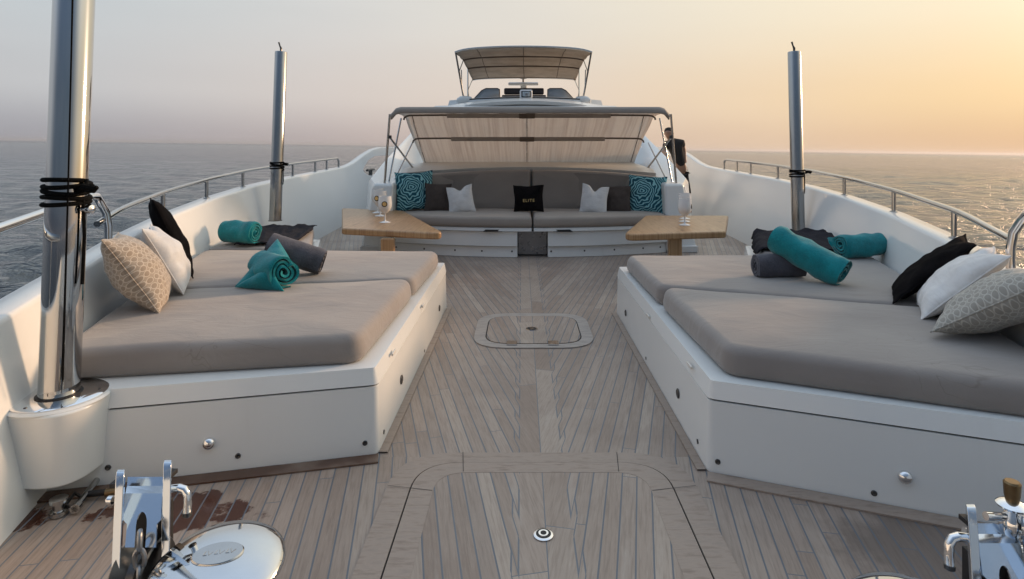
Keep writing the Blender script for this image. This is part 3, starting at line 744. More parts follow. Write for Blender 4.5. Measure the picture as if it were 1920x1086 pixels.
# gold emblem and lettering on the black pillow
def text_mesh(txt, size, name, m, parent, M, ext=.0015, space=1.15):
    cu = bpy.data.curves.new(name, 'FONT'); cu.body = txt; cu.size = size; cu.extrude = ext; cu.align_x = 'CENTER'; cu.align_y = 'CENTER'; cu.space_character = space
    tmp = bpy.data.objects.new('tmp', cu); COL.objects.link(tmp); bpy.context.view_layer.update()
    me = bpy.data.meshes.new_from_object(tmp.evaluated_get(bpy.context.evaluated_depsgraph_get()))
    bpy.data.objects.remove(tmp); me.materials.clear(); me.materials.append(MATS[m])
    o = bpy.data.objects.new(name, me); COL.objects.link(o); o.parent = parent; o.matrix_local = M; return o
text_mesh('ELITE', .064, 'lettering', 'gold', bp, Matrix.Translation((0, -.052, .082)), .002, 1.25)
MB().tube([(.044*math.cos(a), .035+.044*math.sin(a), .083) for a in [i*math.pi/12 for i in range(24)]], .0045, 8, closed=True).build('emblem_ring', 'gold', bp)
MB().tube([(-.024, .040, .084), (-.008, .049, .084), (.012, .043, .084), (.026, .047, .084)], .006, 6).tube([(-.02, .023, .084), (0, .031, .084), (.02, .023, .084)], .006, 6).build('emblem', 'gold', bp)

# ------------------------------------------------------------------ rolled towels
def towel(length, rad, turns, m, label, M, flap=None, seed=0, th=.016, squash=.92):
    rnd = random.Random(seed); n = int(turns*26); pr = []
    for i in range(n+1):
        a = i/26*2*math.pi; r = .018+(rad-.018)*(i/n)**.95
        r *= 1+.05*math.sin(a*2+seed)+.03*math.sin(a*3+seed*2)
        pr.append((r*math.cos(a), r*math.sin(a)*squash, r))
    ctr = [Vector((p[0], p[1])) for p in pr]
    if flap:
        e = ctr[-1]; t_ = (ctr[-1]-ctr[-2]).normalized()
        for k_ in range(1, 7): ctr.append(e+t_*flap*k_/6+Vector((0, -.0)))
    L, Rr = [], []
    for i, p in enumerate(ctr):
        a = ctr[max(i-1, 0)]; b = ctr[min(i+1, len(ctr)-1)]; t_ = (b-a).normalized(); nn = Vector((t_.y, -t_.x)); hth = th/2
        L.append(p+nn*hth); Rr.append(p-nn*hth)
    loop = L+Rr[::-1]; rows = []; K = 14
    for k_ in range(K+1):
        q = k_/K; x = (q-.5)*length; ed = min(q, 1-q)*K
        sc_ = 1-(.05 if ed < .5 else 0)
        row = []
        for j, p in enumerate(loop):
            nz = noise.noise(Vector((x*7+seed, p.x*8, p.y*8)))*.022+noise.noise(Vector((x*16+seed, p.x*12, p.y*14)))*.009
            rr = p.length; tel = .012*noise.noise(Vector((rr*40, seed, 0))) if (k_ in (0, K)) else 0
            row.append((x+tel*(1 if k_ == K else -1), p.x*sc_+nz*.6, p.y*sc_+nz))
        rows.append(row)
    mb = MB().strips(rows, close=True); nl = len(loop); h = nl//2
    for base, flip in ((0, 0), (K*nl, 1)):
        fs = [(base+i, base+i+1, base+nl-2-i, base+nl-1-i) for i in range(h-1)]
        mb.f += [f if not flip else f[::-1] for f in fs]
    o = mb.build('rolled_towel', m, sharp=70); o.matrix_world = M
    lo = min((M @ Vector(v)).z for v in mb.v)
    return tag(o, label, 'towel', 'rolled towels on the sunbeds'), lo, mb
def place_towel(cx, cy, axis_deg, length, rad, turns, m, label, z=.598, tilt=0, **kw):
    M = Matrix.Translation((cx, cy, 0)) @ Matrix.Rotation(R(axis_deg), 4, 'Z') @ Matrix.Rotation(R(tilt), 4, 'Y') @ Matrix.Rotation(kw.pop('spin', 0), 4, 'X')
    o, lo, mb = towel(length, rad, turns, m, label, M, **kw)
    o.location.z += z-lo; return o
p = PZ(432, 455, .6); place_towel(-2.98, 6.12, -22, .42, .108, 3.6, 'towel_teal', 'teal rolled towel at the far left by the bulwark, beside dark cloth', seed=1, spin=1.2, flap=.12)
tq = place_towel(-1.88, 4.30, -44, .34, .125, 3.4, 'towel_teal', 'teal rolled towel with loose flap, in front of the grey one on the left sunbed', seed=2, spin=2.6)
# the loose corner of that towel thrown back over the roll
def sheet(fn, nu, nv, name, m, parent=None, loc=None, thick=.012):
    rows = [[fn(i/nu, j/nv) for j in range(nv+1)] for i in range(nu+1)]
    return MB().strips(rows).build(name, m, parent, sharp=180, thick=thick, loc=loc)
g1 = place_towel(-1.86, 4.66, 6, .42, .112, 3.2, 'towel_grey', 'long grey rolled towel behind the teal one on the left sunbed', seed=3, spin=2.4, tilt=19)
place_towel(1.88, 4.62, 4, .36, .095, 3.3, 'towel_grey', 'slate grey rolled towel under the teal one on the right sunbed', seed=4, spin=2.2)
place_towel(2.05, 4.47, -50, .54, .118, 3.2, 'towel_teal', 'long teal rolled towel leaning over the grey one on the right sunbed', seed=5, spin=3.6, tilt=22)
place_towel(2.96, 5.40, 12, .42, .112, 3.4, 'towel_teal', 'teal rolled towel at the far right by the bulwark, beside dark cloth', seed=6, spin=3.4, flap=.1)
bpy.context.view_layer.update()
# loose flap of the left teal towel: a folded triangle lying over the roll and down on the mattress
def bary(tri, n, bulge, seed):
    A, B, C2 = [Vector(q) for q in tri]; mb = MB(); idx = {}; vs = []; fs = []
    for i in range(n+1):
        for j in range(n+1-i):
            a, b = i/n, j/n; p = A*(1-a-b)+B*a+C2*b
            k_ = 27*a*b*(1-a-b); p = p+Vector(bulge)*k_
            q = noise.noise(p*9+Vector((seed, 0, 0))); p = p+Vector((0, -.006, .018))*q*min(1, k_*2+.3)
            idx[i, j] = len(vs); vs.append(p)
    for i in range(n):
        for j in range(n-i):
            fs.append((idx[i, j], idx[i+1, j], idx[i, j+1]))
            if j < n-i-1: fs.append((idx[i+1, j], idx[i+1, j+1], idx[i, j+1]))
    return mb.add(vs, fs)
m1 = bary([PY(441, 538, 4.22), PY(521, 449, 4.46), PY(550, 497, 4.20)], 18, (-.02, -.04, .03), 1)
m2 = bary([PY(441, 539, 4.22), PY(532, 546, 4.10), PY(505, 500, 4.17)], 16, (0, -.03, .02), 4)
m1.add(m2.v, m2.f)
off = tq.matrix_world.inverted()
m1.v = [tuple(off @ Vector(p)) for p in m1.v]
m1.build('loose_flap', 'towel_teal', tq, sharp=180, thick=.012)
tq.children[0].location = (0, 0, 0)
for ch in tq.children: ch.data.transform(Matrix.Translation(tq.location))

# ------------------------------------------------------------------ dark cloths
def cloth(quad, label, drop, seed, hang):
    A, B, C2, D = [Vector(q) for q in quad]; n = 30
    def fn(u, v):
        u2 = u+.03*noise.noise(Vector((v*6, seed, 0))) if u > .5 else u
        v2 = v+.05*noise.noise(Vector((u*5, seed+4, 0)))*(1 if v > .5 else -1)
        p = A*(1-u2)*(1-v2)+B*u2*(1-v2)+C2*u2*v2+D*(1-u2)*v2
        z = .622+.020*max(0, noise.noise(Vector((u*7+seed, v*3, 1))))+.030*max(0, noise.noise(Vector((u*3, v*12, seed))))+.03*math.exp(-((u-.97)/.05)**2)*(.5+noise.noise(Vector((v*6, seed, 0))))
        e = hang(u, v); return (p.x, p.y, z-e)
    mb = MB().strips([[fn(i/n, j/n) for j in range(n+1)] for i in range(n+1)])
    o = mb.build('dark_cloth', 'cloth_dark', loc=(A+C2)/2, sharp=180, thick=.009)
    return tag(o, label, 'cloth', 'dark cloths behind the sunbeds')
cloth([(-2.42, 6.12, 0), (-2.62, 7.36, 0), (-3.36, 7.36, 0), (-2.98, 5.98, 0)], 'crumpled dark cloth behind the left sunbed at the foot of the pole', 0, 2, lambda u, v: 0)
cloth([(2.165, 5.78, 0), (2.56, 6.92, 0), (3.42, 6.92, 0), (3.10, 5.62, 0)], 'crumpled dark cloth behind the right sunbed at the foot of the pole', 0, 5, lambda u, v: .10*max(0, 1-v*14)**2)

# ------------------------------------------------------------------ poles
def pole(base, top, r, label, rope_z, pedestal=None, hook=True, turns=5, rr=.008, name='awning_pole'):
    b = Vector(base); tp = Vector(top); ax = (tp-b).normalized()
    t = thing(name, label, 'pole', b, 'stainless awning poles')
    L = (tp-b).length
    MB().lathe([(r, .0), (r, L-.01), (r*.93, L)], b, ax, 48).build('tube', 'polished_pole' if pole.i == 0 else 'satin_pole', t, sharp=40)
    MB().lathe([(r*1.14, 0), (r*1.14, .003), (r*1.0, .004)], b, (0, 0, 1), 40).build('base_gap', 'black', t)  # flat black ring added for the dark gap round the pole foot
    if hook:
        q = tp
        MB().tube([q, q+Vector((0, 0, .045)), q+Vector((-.015, 0, .075)), q+Vector((-.03, 0, .125))], [.014, .016, .010, .012], 8).build('eye_hook', 'dark_steel', t)
    # rope lashing
    zc = b+ax*((rope_z-b.z)/ax.z); pts = []
    for i in range(turns*20+1):
        a = i/20*2*math.pi; h = (i/20)*rr*2.6-turns*rr*1.3+.006*math.sin(a*1.3)
        pts.append(zc+ax*h+Vector((math.cos(a), math.sin(a), -.10*math.cos(a)))*(r+rr*.8))
    pts += [zc+Vector((r+.03, -.03, .03)), zc+Vector((r+.07, -.04, .035))]
    o = MB().tube(pts, rr, 8)
    k_ = zc+Vector((r+.035, -.04, .02))
    o.tube([k_+Vector((-.03, 0, -.01)), k_+Vector((0, -.008, .008)), k_+Vector((.04, 0, 0)), k_+Vector((.055, 0, .01))], [rr*1.1, rr*2, rr*1.8, rr*.8], 8)
    o.tube([zc+Vector((r+.008, -.02, -.02)), zc+Vector((r+.012, -.015, -.2)), zc+Vector((r+.006, -.02, -.42 if r > .079 else -.25))], rr*.7, 6)
    ob = o.build('lashing_rope', 'rope', loc=zc)
    tag(ob, {0: 'five turns of black cord round the thick near left pole', 1: 'black cord wound round the far left pole', 2: 'black cord wound round the far right pole'}[pole.i], 'rope')
    pole.i += 1
    return t
pole.i = 0
pb = PZ(111, 738, .452)
pt = PY(139, 0, pb.y); ax = (pt-pb).normalized()
tp1 = pole(pb, pb+ax*2.5, .081, 'thick polished pole in the near left foreground on a white pedestal', CZ-(362-V0)*pb.y/F, hook=False, turns=5, rr=.0105)
ft_ = lambda u, v: PY(u, v, pb.y-.0825)
MB().tube([ft_(137, -60), ft_(134, 90), ft_(127, 380), ft_(118, 715)], .0035, 6).build('dark_strip', 'rope', tp1)  # thin black strip added down the front of the pole
kb = PY(162, 392, pb.y-.02)
MB().lathe([(.012, 0), (.012, .03), (.02, .032), (.02, .055), (.012, .06)], kb-Vector((.02, 0, 0)), (1, -.2, 0), 20).build('cleat_knob', 'chrome', tp1)
b2 = PY(516, 414, 8.0); t2 = PY(527, 97, 8.0); pole(b2, t2, .078, 'far left awning pole behind the sunbed, with a hook on top', CZ-(311-V0)*8/F, turns=4, rr=.010)
b3 = PY(1497, 433, 7.6); t3 = PY(1489, 97, 7.6); pole(b3, t3, .078, 'far right awning pole standing against the sunset', CZ-(326-V0)*7.6/F, turns=4, rr=.010)
# pedestal of the near pole
t = thing('pole_pedestal', 'white rounded pedestal carrying the thick near left pole', 'pedestal', (pb.x, pb.y, 0))
pl = round_poly([(pb.x-.62, pb.y-.16), (pb.x+.20, pb.y-.21), (pb.x+.20, pb.y+.2), (pb.x-.62, pb.y+.25)], [.02, .17, .05, .02], 10)
lowp = [(pb.x+(p[0]-pb.x)*.94-.01, pb.y+(p[1]-pb.y)*.93+.01) for p in pl]
MB().prism(lowp, .10, .432, pl).build('pedestal_body', 'gelcoat', t, bevel=.012)
MB().lathe([(.205, .425), (.208, .434), (.200, .442), (.190, .443)], (pb.x, pb.y, 0), n=56).build('pedestal_rim', 'gelcoat', t)
MB().lathe([(.190, .441), (.192, .448), (.186, .452), (.105, .452)], (pb.x, pb.y, 0), n=56).build('steel_flange', 'chrome', t)
for a in (20, 140, 260):
    MB().lathe([(.008, .4515), (.007, .4545)], (pb.x+.16*math.cos(R(a)), pb.y+.16*math.sin(R(a)), 0), n=12).build('bolt', 'dark_steel', t)
MB().box((pb.x-.18, pb.y+.18, .05), (.5, .14, .12)).build('pedestal_foot', 'gelcoat', t, bevel=.01)
# shackle and pipes under the pedestal
t = thing('mooring_shackle', 'steel shackle and coupling lying under the white pedestal', 'shackle', PZ(120, 955, 0))
q = PZ(110, 945, .05)
MB().lathe([(.035, 0), (.035, .018), (.022, .022), (.022, .05), (.034, .054), (.034, .07)], (q.x, q.y, .005), n=24).build('spool', 'steel', t)
a = PZ(140, 955, .03); b = PZ(182, 900, .03); MB().tube([a, b], .014, 12).lathe([(.02, 0), (.02, .03)], a, (b-a), 12).build('pin', 'steel', t)
MB().tube([PZ(122, 948, .03), PZ(140, 925, .045), PZ(158, 935, .03), PZ(146, 952, .02)], .009, 8, closed=True).build('shackle_ring', 'dark_steel', t)
t = thing('deck_pipe', 'dark pipe with brass couplings along the foot of the left sunbed base', 'pipe', PZ(210, 925, 0))
MB().tube([PZ(165, 926, .03), PZ(260, 917, .03), PZ(300, 912, .03)], .013, 12).build('hose', 'black', t)
for u in (208, 268):
    a = PZ(u-10, 924-(u-208)*.1, .03); b = PZ(u+10, 921-(u-208)*.1, .03); MB().lathe([(.018, 0), (.018, (b-a).length)], a, b-a, 12).build('coupling', 'brass', t)

# ------------------------------------------------------------------ sofa
SC = 0.0
def sofa_front(x): return 8.66+.50*(abs(x)/2.3)**2
t = thing('sofa', 'long white built-in sofa with taupe cushions facing the camera', 'sofa', (0, 9.2, 0))
sg = 1
def band(x0, x1, z0, z1, dy0, dy1, depth, name, m, bevel=.008):
    n = 14; rows = []
    for i in range(n+1):
        x = x0+(x1-x0)*i/n; y = sofa_front(x)
        rows.append([(x, y+dy0, z0), (x, y+dy1, z1), (x, y+depth, z1), (x, y+depth, z0)])
    mb = MB().strips(rows, close=True); mb.f += [(0, 1, 2, 3), tuple(n*4+i for i in (3, 2, 1, 0))]
    return mb.build(name, m, t, bevel=bevel)
XR = 2.06; g0, g1_ = -.105, .27            # the gap between the halves
for (x0, x1, q) in ((-XR, -.16, 0), (.28, XR+.04, 1)):
    band(x0, x1, .0, .155, .0, .02, .7, 'kick_panel', 'gelcoat')
    band(x0, x1, .163, .375, -.03, -.02, .68, 'drawer_front', 'gelcoat', .006)
    band(x0, x1, .150, .17, .03, .03, .6, 'gap', 'dark_gap', 0)
band(-XR, .045, .382, .435, -.06, -.05, .9, 'seat_rim', 'gelcoat'); band(.075, XR+.04, .382, .435, -.06, -.05, .9, 'seat_rim', 'gelcoat')
# dark slots under the rim
for xc in (-.52, .52 if False else .50):
    y = sofa_front(xc); MB().prism([(xc-.14, y-.066), (xc+.14, y-.066), (xc+.14, y+.1), (xc-.14, y+.1)], .376, .408, [(xc-.10, y-.064), (xc+.10, y-.064), (xc+.10, y+.1), (xc-.10, y+.1)]).build('finger_slot', 'black', t)
MB().box((.06, 8.80, .19), (.42, .02, .34)).build('centre_plate', 'plate_grey', t, bevel=.004)
MB().box((.06, 8.83, .19), (.50, .02, .38)).build('centre_recess', 'black', t)
for xc in (-2.0, -1.55, -1.08, -.68, -.24, .33, .82, 1.27, 1.72, 2.0):
    MB().lathe([(.014, -.005), (.012, .004)], (xc, sofa_front(xc)+.008, .085), (0, -1, 0), 12).build('screw', 'dark_steel', t)
for s, xe in ((-1, -XR+.05), (1, XR-.02)):
    y = sofa_front(xe); MB().box((xe, y-.05, .30), (.02, .03, .10)).build('hinge', 'dark_steel', t, bevel=.003)
# seat cushions and backrests
def seat(x0, x1):
    n = 10; fr = [(x0+(x1-x0)*i/n, sofa_front(x0+(x1-x0)*i/n)-.07) for i in range(n+1)]
    poly = fr+[(x1, 9.86), (x0, 9.86)]
    return cushion(poly, .440, .592, r=.05, rc=.03, crown=.012, seed=int(x0*10)).build('seat_cushion', 'sofa_fabric', t, sharp=80)
seat(-2.03, .045); seat(.08, 2.07)
def back(x0, x1, seed):
    # built flat (x, height) and stood up, leaning and following the curve of the sofa
    h0, h1 = .56, 1.215
    def top(x): return h1-.10*(abs(x-.05)/2.1)**2.2
    n = 10; poly = [(x0, h0), (x1, h0)]+[(x1+(x0-x1)*i/n, top(x1+(x0-x1)*i/n)) for i in range(n+1)]
    def fm(x, z, d_):
        y = 10.0-.52*(abs(x)/2.1)**3.2+(z-h0)*.18; return (x, y-d_, z)
    return cushion(poly, 0, .14, r=.045, rc=.04, crown=.012, fmap=fm, seed=seed).build('backrest', 'sofa_fabric', t, sharp=80)
back(-2.04, .045, 1); back(.08, 2.08, 2)
# arms
for s in (-1, 1):
    xo = -.02 if s < 0 else .04
    def A(x, y, z): return (s*x+xo, y, z)
    lo = [A(2.06, 9.02, 0), A(2.55, 9.12, 0), A(2.62, 10.2, 0), A(2.06, 10.2, 0)]; hi = [A(2.04, 9.12, 1.04), A(2.36, 9.2, 1.04), A(2.44, 10.2, 1.09), A(2.04, 10.2, 1.09)]
    MB().add(lo+hi, [(0, 1, 2, 3), (4, 5, 6, 7), (0, 1, 5, 4), (1, 2, 6, 5), (2, 3, 7, 6), (3, 0, 4, 7)]).build('armrest', 'gelcoat', t, bevel=.05, seg=5)
    MB().box(A(2.30, 9.10, .05), (.46, .1, .10)).build('arm_plinth', 'gelcoat', t, bevel=.01)

# ------------------------------------------------------------------ deckhouse behind the sofa
t = thing('deckhouse', 'white deckhouse with a sloping front rising behind the sofa', 'deckhouse', (0, 13, 0))
rows = []
for (y, z, wb, wt) in ((10.36, 1.0, 2.5, 2.10), (10.4, 1.18, 2.52, 2.12), (12.2, 1.24, 2.62, 2.15), (13.0, 1.60, 2.75, 2.25), (14.4, 2.50, 2.85, 2.30), (14.7, 2.63, 2.9, 2.35), (16.5, 2.72, 3.0, 2.4), (25.5, 2.72, 3.0, 2.4)):
    rows.append([(-wb, y, 0), (-(wb+wt)/2-.12, y, z*.62), (-wt, y, z-.08), (-wt+.14, y, z-.015), (0, y, z+.05), (wt-.14, y, z-.015), (wt, y, z-.08), ((wb+wt)/2+.12, y, z*.62), (wb, y, 0)])
hb_ = MB().strips(rows); hb_.f += [tuple(range(9)), tuple((len(rows)-1)*9+i for i in range(9))[::-1]]
hb_.build('house_shell', 'gelcoat', t, sharp=40)
def quad3(a, b, c2, d_, n_, m, parent, th=.02): return MB().add([a, b, c2, d_], [(0, 1, 2, 3)]).build(n_, m, parent, thick=th)
for x0, x1 in ((-2.0, -.72), (-.64, .64), (.72, 2.0)):
    yy = lambda z: 13.0+(z-1.60)/.9*1.4-.02
    quad3((x0, yy(1.72)-.03, 1.77), (x1, yy(1.72)-.03, 1.77), (x1*.97, yy(2.40)-.03, 2.45), (x0*.97, yy(2.40)-.03, 2.45), 'windscreen_pane', 'dark_glass', t)
# brow
pts = [(-2.22+4.44*i/20) for i in range(21)]
cz_ = lambda x: .20*(1-(abs(x)/2.22)**2)
MB().strips([[(x, 14.5+.5*(abs(x)/2.3)**2, 2.44+cz_(x)), (x, 14.46+.5*(abs(x)/2.3)**2, 2.52+cz_(x)), (x, 14.7+.5*(abs(x)/2.3)**2, 2.60+cz_(x)), (x, 16.4, 2.66+cz_(x)), (x, 16.4, 2.5)] for x in pts], close=True).build('roof_brow', 'gelcoat', t, sharp=50)
# coaming top strip behind the backrest
MB().strips([[(x, 10.16-.36*(abs(x)/2.1)**3.2, 1.17-.09*(abs(x-.03)/2.1)**2), (x, 10.14-.36*(abs(x)/2.1)**3.2, 1.262-.09*(abs(x-.03)/2.1)**2), (x, 10.30-.3*(abs(x)/2.1)**3.2, 1.30-.07*(abs(x-.03)/2.1)**2), (x, 12.1, 1.31)] for x in [-2.1+4.2*i/24 for i in range(25)]]).build('coaming', 'gelcoat_cream', t, sharp=60)
# rising side wings from the arms to the house
for s in (-1, 1):
    xo = -.02 if s < 0 else .04
    rows = []
    for (y, zo, xt, xb, zi, xi) in ((9.22, 1.03, 2.34, 2.52, 1.0, 2.10), (9.6, 1.10, 2.50, 2.62, 1.02, 2.12), (10.6, 1.30, 2.55, 2.66, 1.10, 2.14), (11.6, 1.54, 2.54, 2.70, 1.2, 2.14), (12.5, 1.78, 2.50, 2.74, 1.30, 2.15), (13.6, 2.12, 2.42, 2.80, 1.9, 2.15)):
        rows.append([(s*xb+xo, y, 0), (s*(xt+.04)+xo, y, zo-.06), (s*xt+xo, y, zo), (s*(xt-.07)+xo, y, zo-.01), (s*xi+xo, y, zi)])
    wg = MB().strips(rows); wg.f.append((0, 1, 2, 3, 4)); wg.build('side_wing', 'gelcoat', t, sharp=55)
# ------------------------------------------------------------------ sofa canopy
t = thing('sofa_canopy', 'fabric canopy on steel bows stretched over the sofa', 'canopy', (0, 9.2, 1.05))
def xs(u, y): return (u-U0)*y/F+CX
prof = [(9.02, 2.135, 735, 1253), (9.06, 2.185, 737, 1251), (9.25, 2.20, None, None), (9.9, 2.15, 757, 1229), (10.35, 1.97, None, None), (10.8, 1.775, 774, 1207), (11.4, 1.51, None, None), (12.0, 1.215, 797, 1187)]
yk = [p[0] for p in prof if p[2]]; lk = [xs(p[2], p[0]) for p in prof if p[2]]; rk = [xs(p[3], p[0]) for p in prof if p[2]]
def edge(y): return float(np.interp(y, yk, lk)), float(np.interp(y, yk, rk))
rows = []
zy = smooth_pts([Vector((0, p[0], p[1])) for p in prof[1:]], 6)
for q in zy:
    l, r_ = edge(q.y); row = []
    for i in range(61):
        u = i/60; x = l+(r_-l)*u; e = min(u, 1-u); dz = -.045*max(0, 1-e/.03)**2 if q.y < 9.95 else 0
        wr = .008*noise.noise(Vector((x*6, q.y*1.2, 0)))+.005*noise.noise(Vector((x*16, q.y*.8, 3)))
        sag = -.02*math.sin((q.y-9)/.9*math.pi)**2
        row.append((x, q.y, q.z+dz+wr+sag))
    rows.append(row)
MB().strips(rows).build('canopy_fabric', 'canvas', t, sharp=180, thick=.004)
# front valance band
l, r_ = edge(9.02); rows = []
for i in range(61):
    u = i/60; x = l-.01+(r_-l+.02)*u; e = min(u, 1-u); dz = -.10*max(0, 1-e/.03)**2
    rows.append([(x, 9.20, 2.212+dz), (x, 9.03, 2.205+dz), (x, 8.985, 2.16+dz), (x, 8.99, 2.118+dz*1.0), (x, 9.03, 2.112+dz)])
MB().strips(rows).build('front_valance', 'canvas_taupe', t, sharp=60, thick=.006)
def bow(y, z, u0, u1, nm='bow', rr=.016, feet=None, m='steel'):
    l, r_ = xs(u0, y), xs(u1, y); c_ = .12
    pts = [(l-.0, y, z-.075), (l+.01, y, z-.04), (l+.05, y, z-.01), (l+c_, y, z)]+[(l+c_+(r_-l-2*c_)*i/8, y, z+.005) for i in range(1, 8)]+[(r_-c_, y, z), (r_-.05, y, z-.01), (r_-.01, y, z-.04), (r_, y, z-.075)]
    MB().tube(pts, rr, 10).build(nm, m, t)
bow(9.06, 2.13, 732, 1256); bow(9.9, 2.125, 757, 1229, m='piping'); bow(10.8, 1.755, 774, 1207, m='piping')
# sleeve bands where the bows pass through the cloth
for (y, z, u0, u1) in ((9.9, 2.12, 838, 1145), (10.8, 1.745, 846, 1134)):
    MB().box((xs((u0+u1)/2, y), y-.01, z), (xs(u1, y)-xs(u0, y), .05, .075)).build('bow_sleeve', 'canvas_taupe', t, bevel=.01)
    MB().box((xs(988, y), y-.03, z-.005), (.26, .06, .085)).build('centre_patch', 'piping', t, bevel=.01)
MB().strips([[(xs(988, q.y)-.006, q.y-.005, q.z-.012), (xs(988, q.y)+.006, q.y-.005, q.z-.012)] for q in zy]).build('centre_seam', 'piping', t, thick=.004)
for u0, u1 in ((772, 800), (1208, 1180)):
    MB().tube([Vector((xs(u0+(u1-u0)*i/10, 9.9+2.1*i/10), 9.9+2.1*i/10, float(np.interp(9.9+2.1*i/10, [q.y for q in zy], [q.z for q in zy]))-.014)) for i in range(11)], .007, 6).build('side_seam', 'piping', t)
for mir in (0, 1):
    def mu(u): return u if not mir else 1989-u
    fx = [((721, 346, 9.25), (731, 214, 9.06), .018), ((728, 346, 9.45), (752, 222, 9.9), .014), ((735, 346, 9.7), (773, 268, 10.8), .014), ((731, 258, 9.12), (775, 316, 10.4), .016)]
    for (a, b, rr) in fx:
        A_ = PY(mu(a[0]), a[1], a[2]); B_ = PY(mu(b[0]), b[1], b[2])
        MB().tube([A_, B_], rr, 10).build('strut', 'steel', t)
    q = PY(mu(775), 316, 10.4); MB().lathe([(.03, 0), (.03, .02), (.018, .05)], q-Vector((0, 0, .03)), n=14).build('strut_foot', 'black', t)
    q = PY(mu(731), 257, 9.1); MB().box(q, (.05, .05, .05)).build('strut_joint', 'dark_steel', t, bevel=.008)

# ------------------------------------------------------------------ flybridge
t = thing('flybridge', 'white flybridge coaming with smoked windscreens above the deckhouse', 'flybridge', (0, 16, 2.8))
rows = []
for i in range(25):
    x = -2.05+4.1*i/24; y = 15.6+.55*(abs(x)/2.05)**2.5; zz = 2.86+.05*(1-(x/2.05)**2)
    rows.append([(x*1.02, y-.05, 2.70), (x, y, zz), (x*.97, y+.12, zz+.02), (x*.97, y+.35, 2.72)])
MB().strips(rows).build('coaming', 'gelcoat', t, sharp=50)
rows = [[(x, 15.60+.55*(abs(x)/2.05)**2.5-.012, 2.83+.05*(1-(x/2.05)**2)), (x, 15.60+.55*(abs(x)/2.05)**2.5-.02, 2.855+.05*(1-(x/2.05)**2))] for x in [-1.75+3.5*i/24 for i in range(25)]]
MB().strips(rows).build('trim_strip', 'dark_gap', t, thick=.01)
def P16(u, v, y=16.0): return PY(u, v, y)
for mir in (0, 1):
    mu = (lambda u: u) if not mir else (lambda u: 1964-u)
    ol = [(886, 191), (889, 185), (903, 170), (911, 166), (933, 166), (937, 168), (938, 188)]
    pl = [P16(mu(a), b, 16.0+.2*(abs(a-982)/100)) for a, b in ol]
    m_ = MB().add(pl, [tuple(range(len(pl)))]); m_.build('windscreen', 'smoked', t, thick=.012)
    MB().tube(pl, .014, 8, closed=True).build('windscreen_frame', 'dark_steel', t)
    # side pod
    c_ = P16(mu(870), 188, 15.9)
    MB().lathe([(.02, -.22), (.07, -.2), (.11, -.05), (.12, .08), (.07, .18), (.02, .2)], c_, ((1 if mir else -1)*1, -.05, -.12), 20).build('side_pod', 'gelcoat', t)
def uvbox(u0, v0, u1, v1, y, dpt, nm, m, par, bev=.01):
    a = PY(u0, v1, y); b = PY(u1, v0, y)
    return MB().box(((a.x+b.x)/2, y+dpt/2, (a.z+b.z)/2), (b.x-a.x, dpt, b.z-a.z)).build(nm, m, par, bevel=bev)
t = thing('flybridge_sofa', 'dark padded seat on the flybridge behind the searchlight', 'sofa', (0, 17, 2.8))
uvbox(945, 165, 1020, 177, 17.0, .18, 'backrest', 'dark_cushion', t, .04); uvbox(941, 178, 1024, 185, 16.7, .5, 'seat', 'dark_cushion', t, .03); uvbox(928, 184, 1040, 191, 16.5, .7, 'seat_base', 'dark_cushion', t, .03)
t = thing('searchlight', 'square white searchlight on a post in the middle of the roof', 'searchlight', PY(985, 200, 15))
uvbox(980, 184, 991, 203, 15.0, .12, 'post', 'gelcoat', t, .02)
uvbox(974.5, 168, 998.5, 185, 14.95, .16, 'housing', 'white_acrylic', t, .04); uvbox(977.6, 170.6, 995.4, 182.6, 14.93, .03, 'bezel', 'black', t, .015)
uvbox(979.6, 172.2, 993.4, 180.8, 14.91, .03, 'lens', 'lamp_glass', t, .01); uvbox(985, 174, 990, 180, 14.90, .02, 'bulb', 'steel', t, .01)
t = thing('radar', 'white bar radar under the flybridge sunshade', 'radar', PY(982, 190, 21))
uvbox(976, 158, 988, 190, 21, .25, 'pedestal', 'gelcoat', t, .04); uvbox(953, 154, 1010, 160, 20.9, .14, 'scanner_bar', 'gelcoat', t, .04)
a = PY(981, 155, 21.0); MB().tube([a, a+Vector((0, 0, .16))], .03, 8).lathe([(.05, .12), (.16, .15), (.17, .18), (.02, .17)], a, n=20).build('antenna', 'dark_steel', t)
t = thing('bimini', 'taupe sunshade on steel bows above the flybridge', 'bimini', (0, 16, 2.9))
BI = [(15.7, 853, 1110, 97, 86), (17.0, 861, 1102, 105, 95), (17.8, 868, 1095, 112, 105), (19.0, 876, 1087, 128, 123), (20.7, 886, 1080, 149, 145)]
rows = []
for (y, u0, u1, ve, vc) in BI:
    a = PY(u0, ve, y); b = PY(u1, ve, y); cz = PY(982, vc, y).z; row = []
    for i in range(33):
        q = i/32; e = abs(2*q-1); z = cz-(cz-a.z)*(.55*e**2+.45*e**9); row.append((a.x+(b.x-a.x)*q, y, z))
    rows.append(row)
def dens(rows, k):
    o = []
    for i in range(len(rows)-1):
        for j in range(k):
            f = j/k; o.append([tuple(Vector(p)*(1-f)+Vector(q)*f+Vector((0, 0, -.03*math.sin(f*math.pi)))) for p, q in zip(rows[i], rows[i+1])])
    o.append(rows[-1]); return o
MB().strips(dens(rows, 5)).build('canopy_fabric', 'bimini_canvas', t, sharp=180, thick=.01)
for k_ in (0, 2, 3, 4):
    MB().tube([Vector(p)-Vector((0, 0, .02)) for p in rows[k_]], .026 if k_ else .03, 8).build('bow', 'piping' if k_ in (2, 3) else 'steel', t)
for f in (.16, .5, .84):
    MB().tube([Vector(r[int(f*32)])-Vector((0, 0, .012)) for r in dens(rows, 5)], .010, 6).build('seam', 'piping', t)
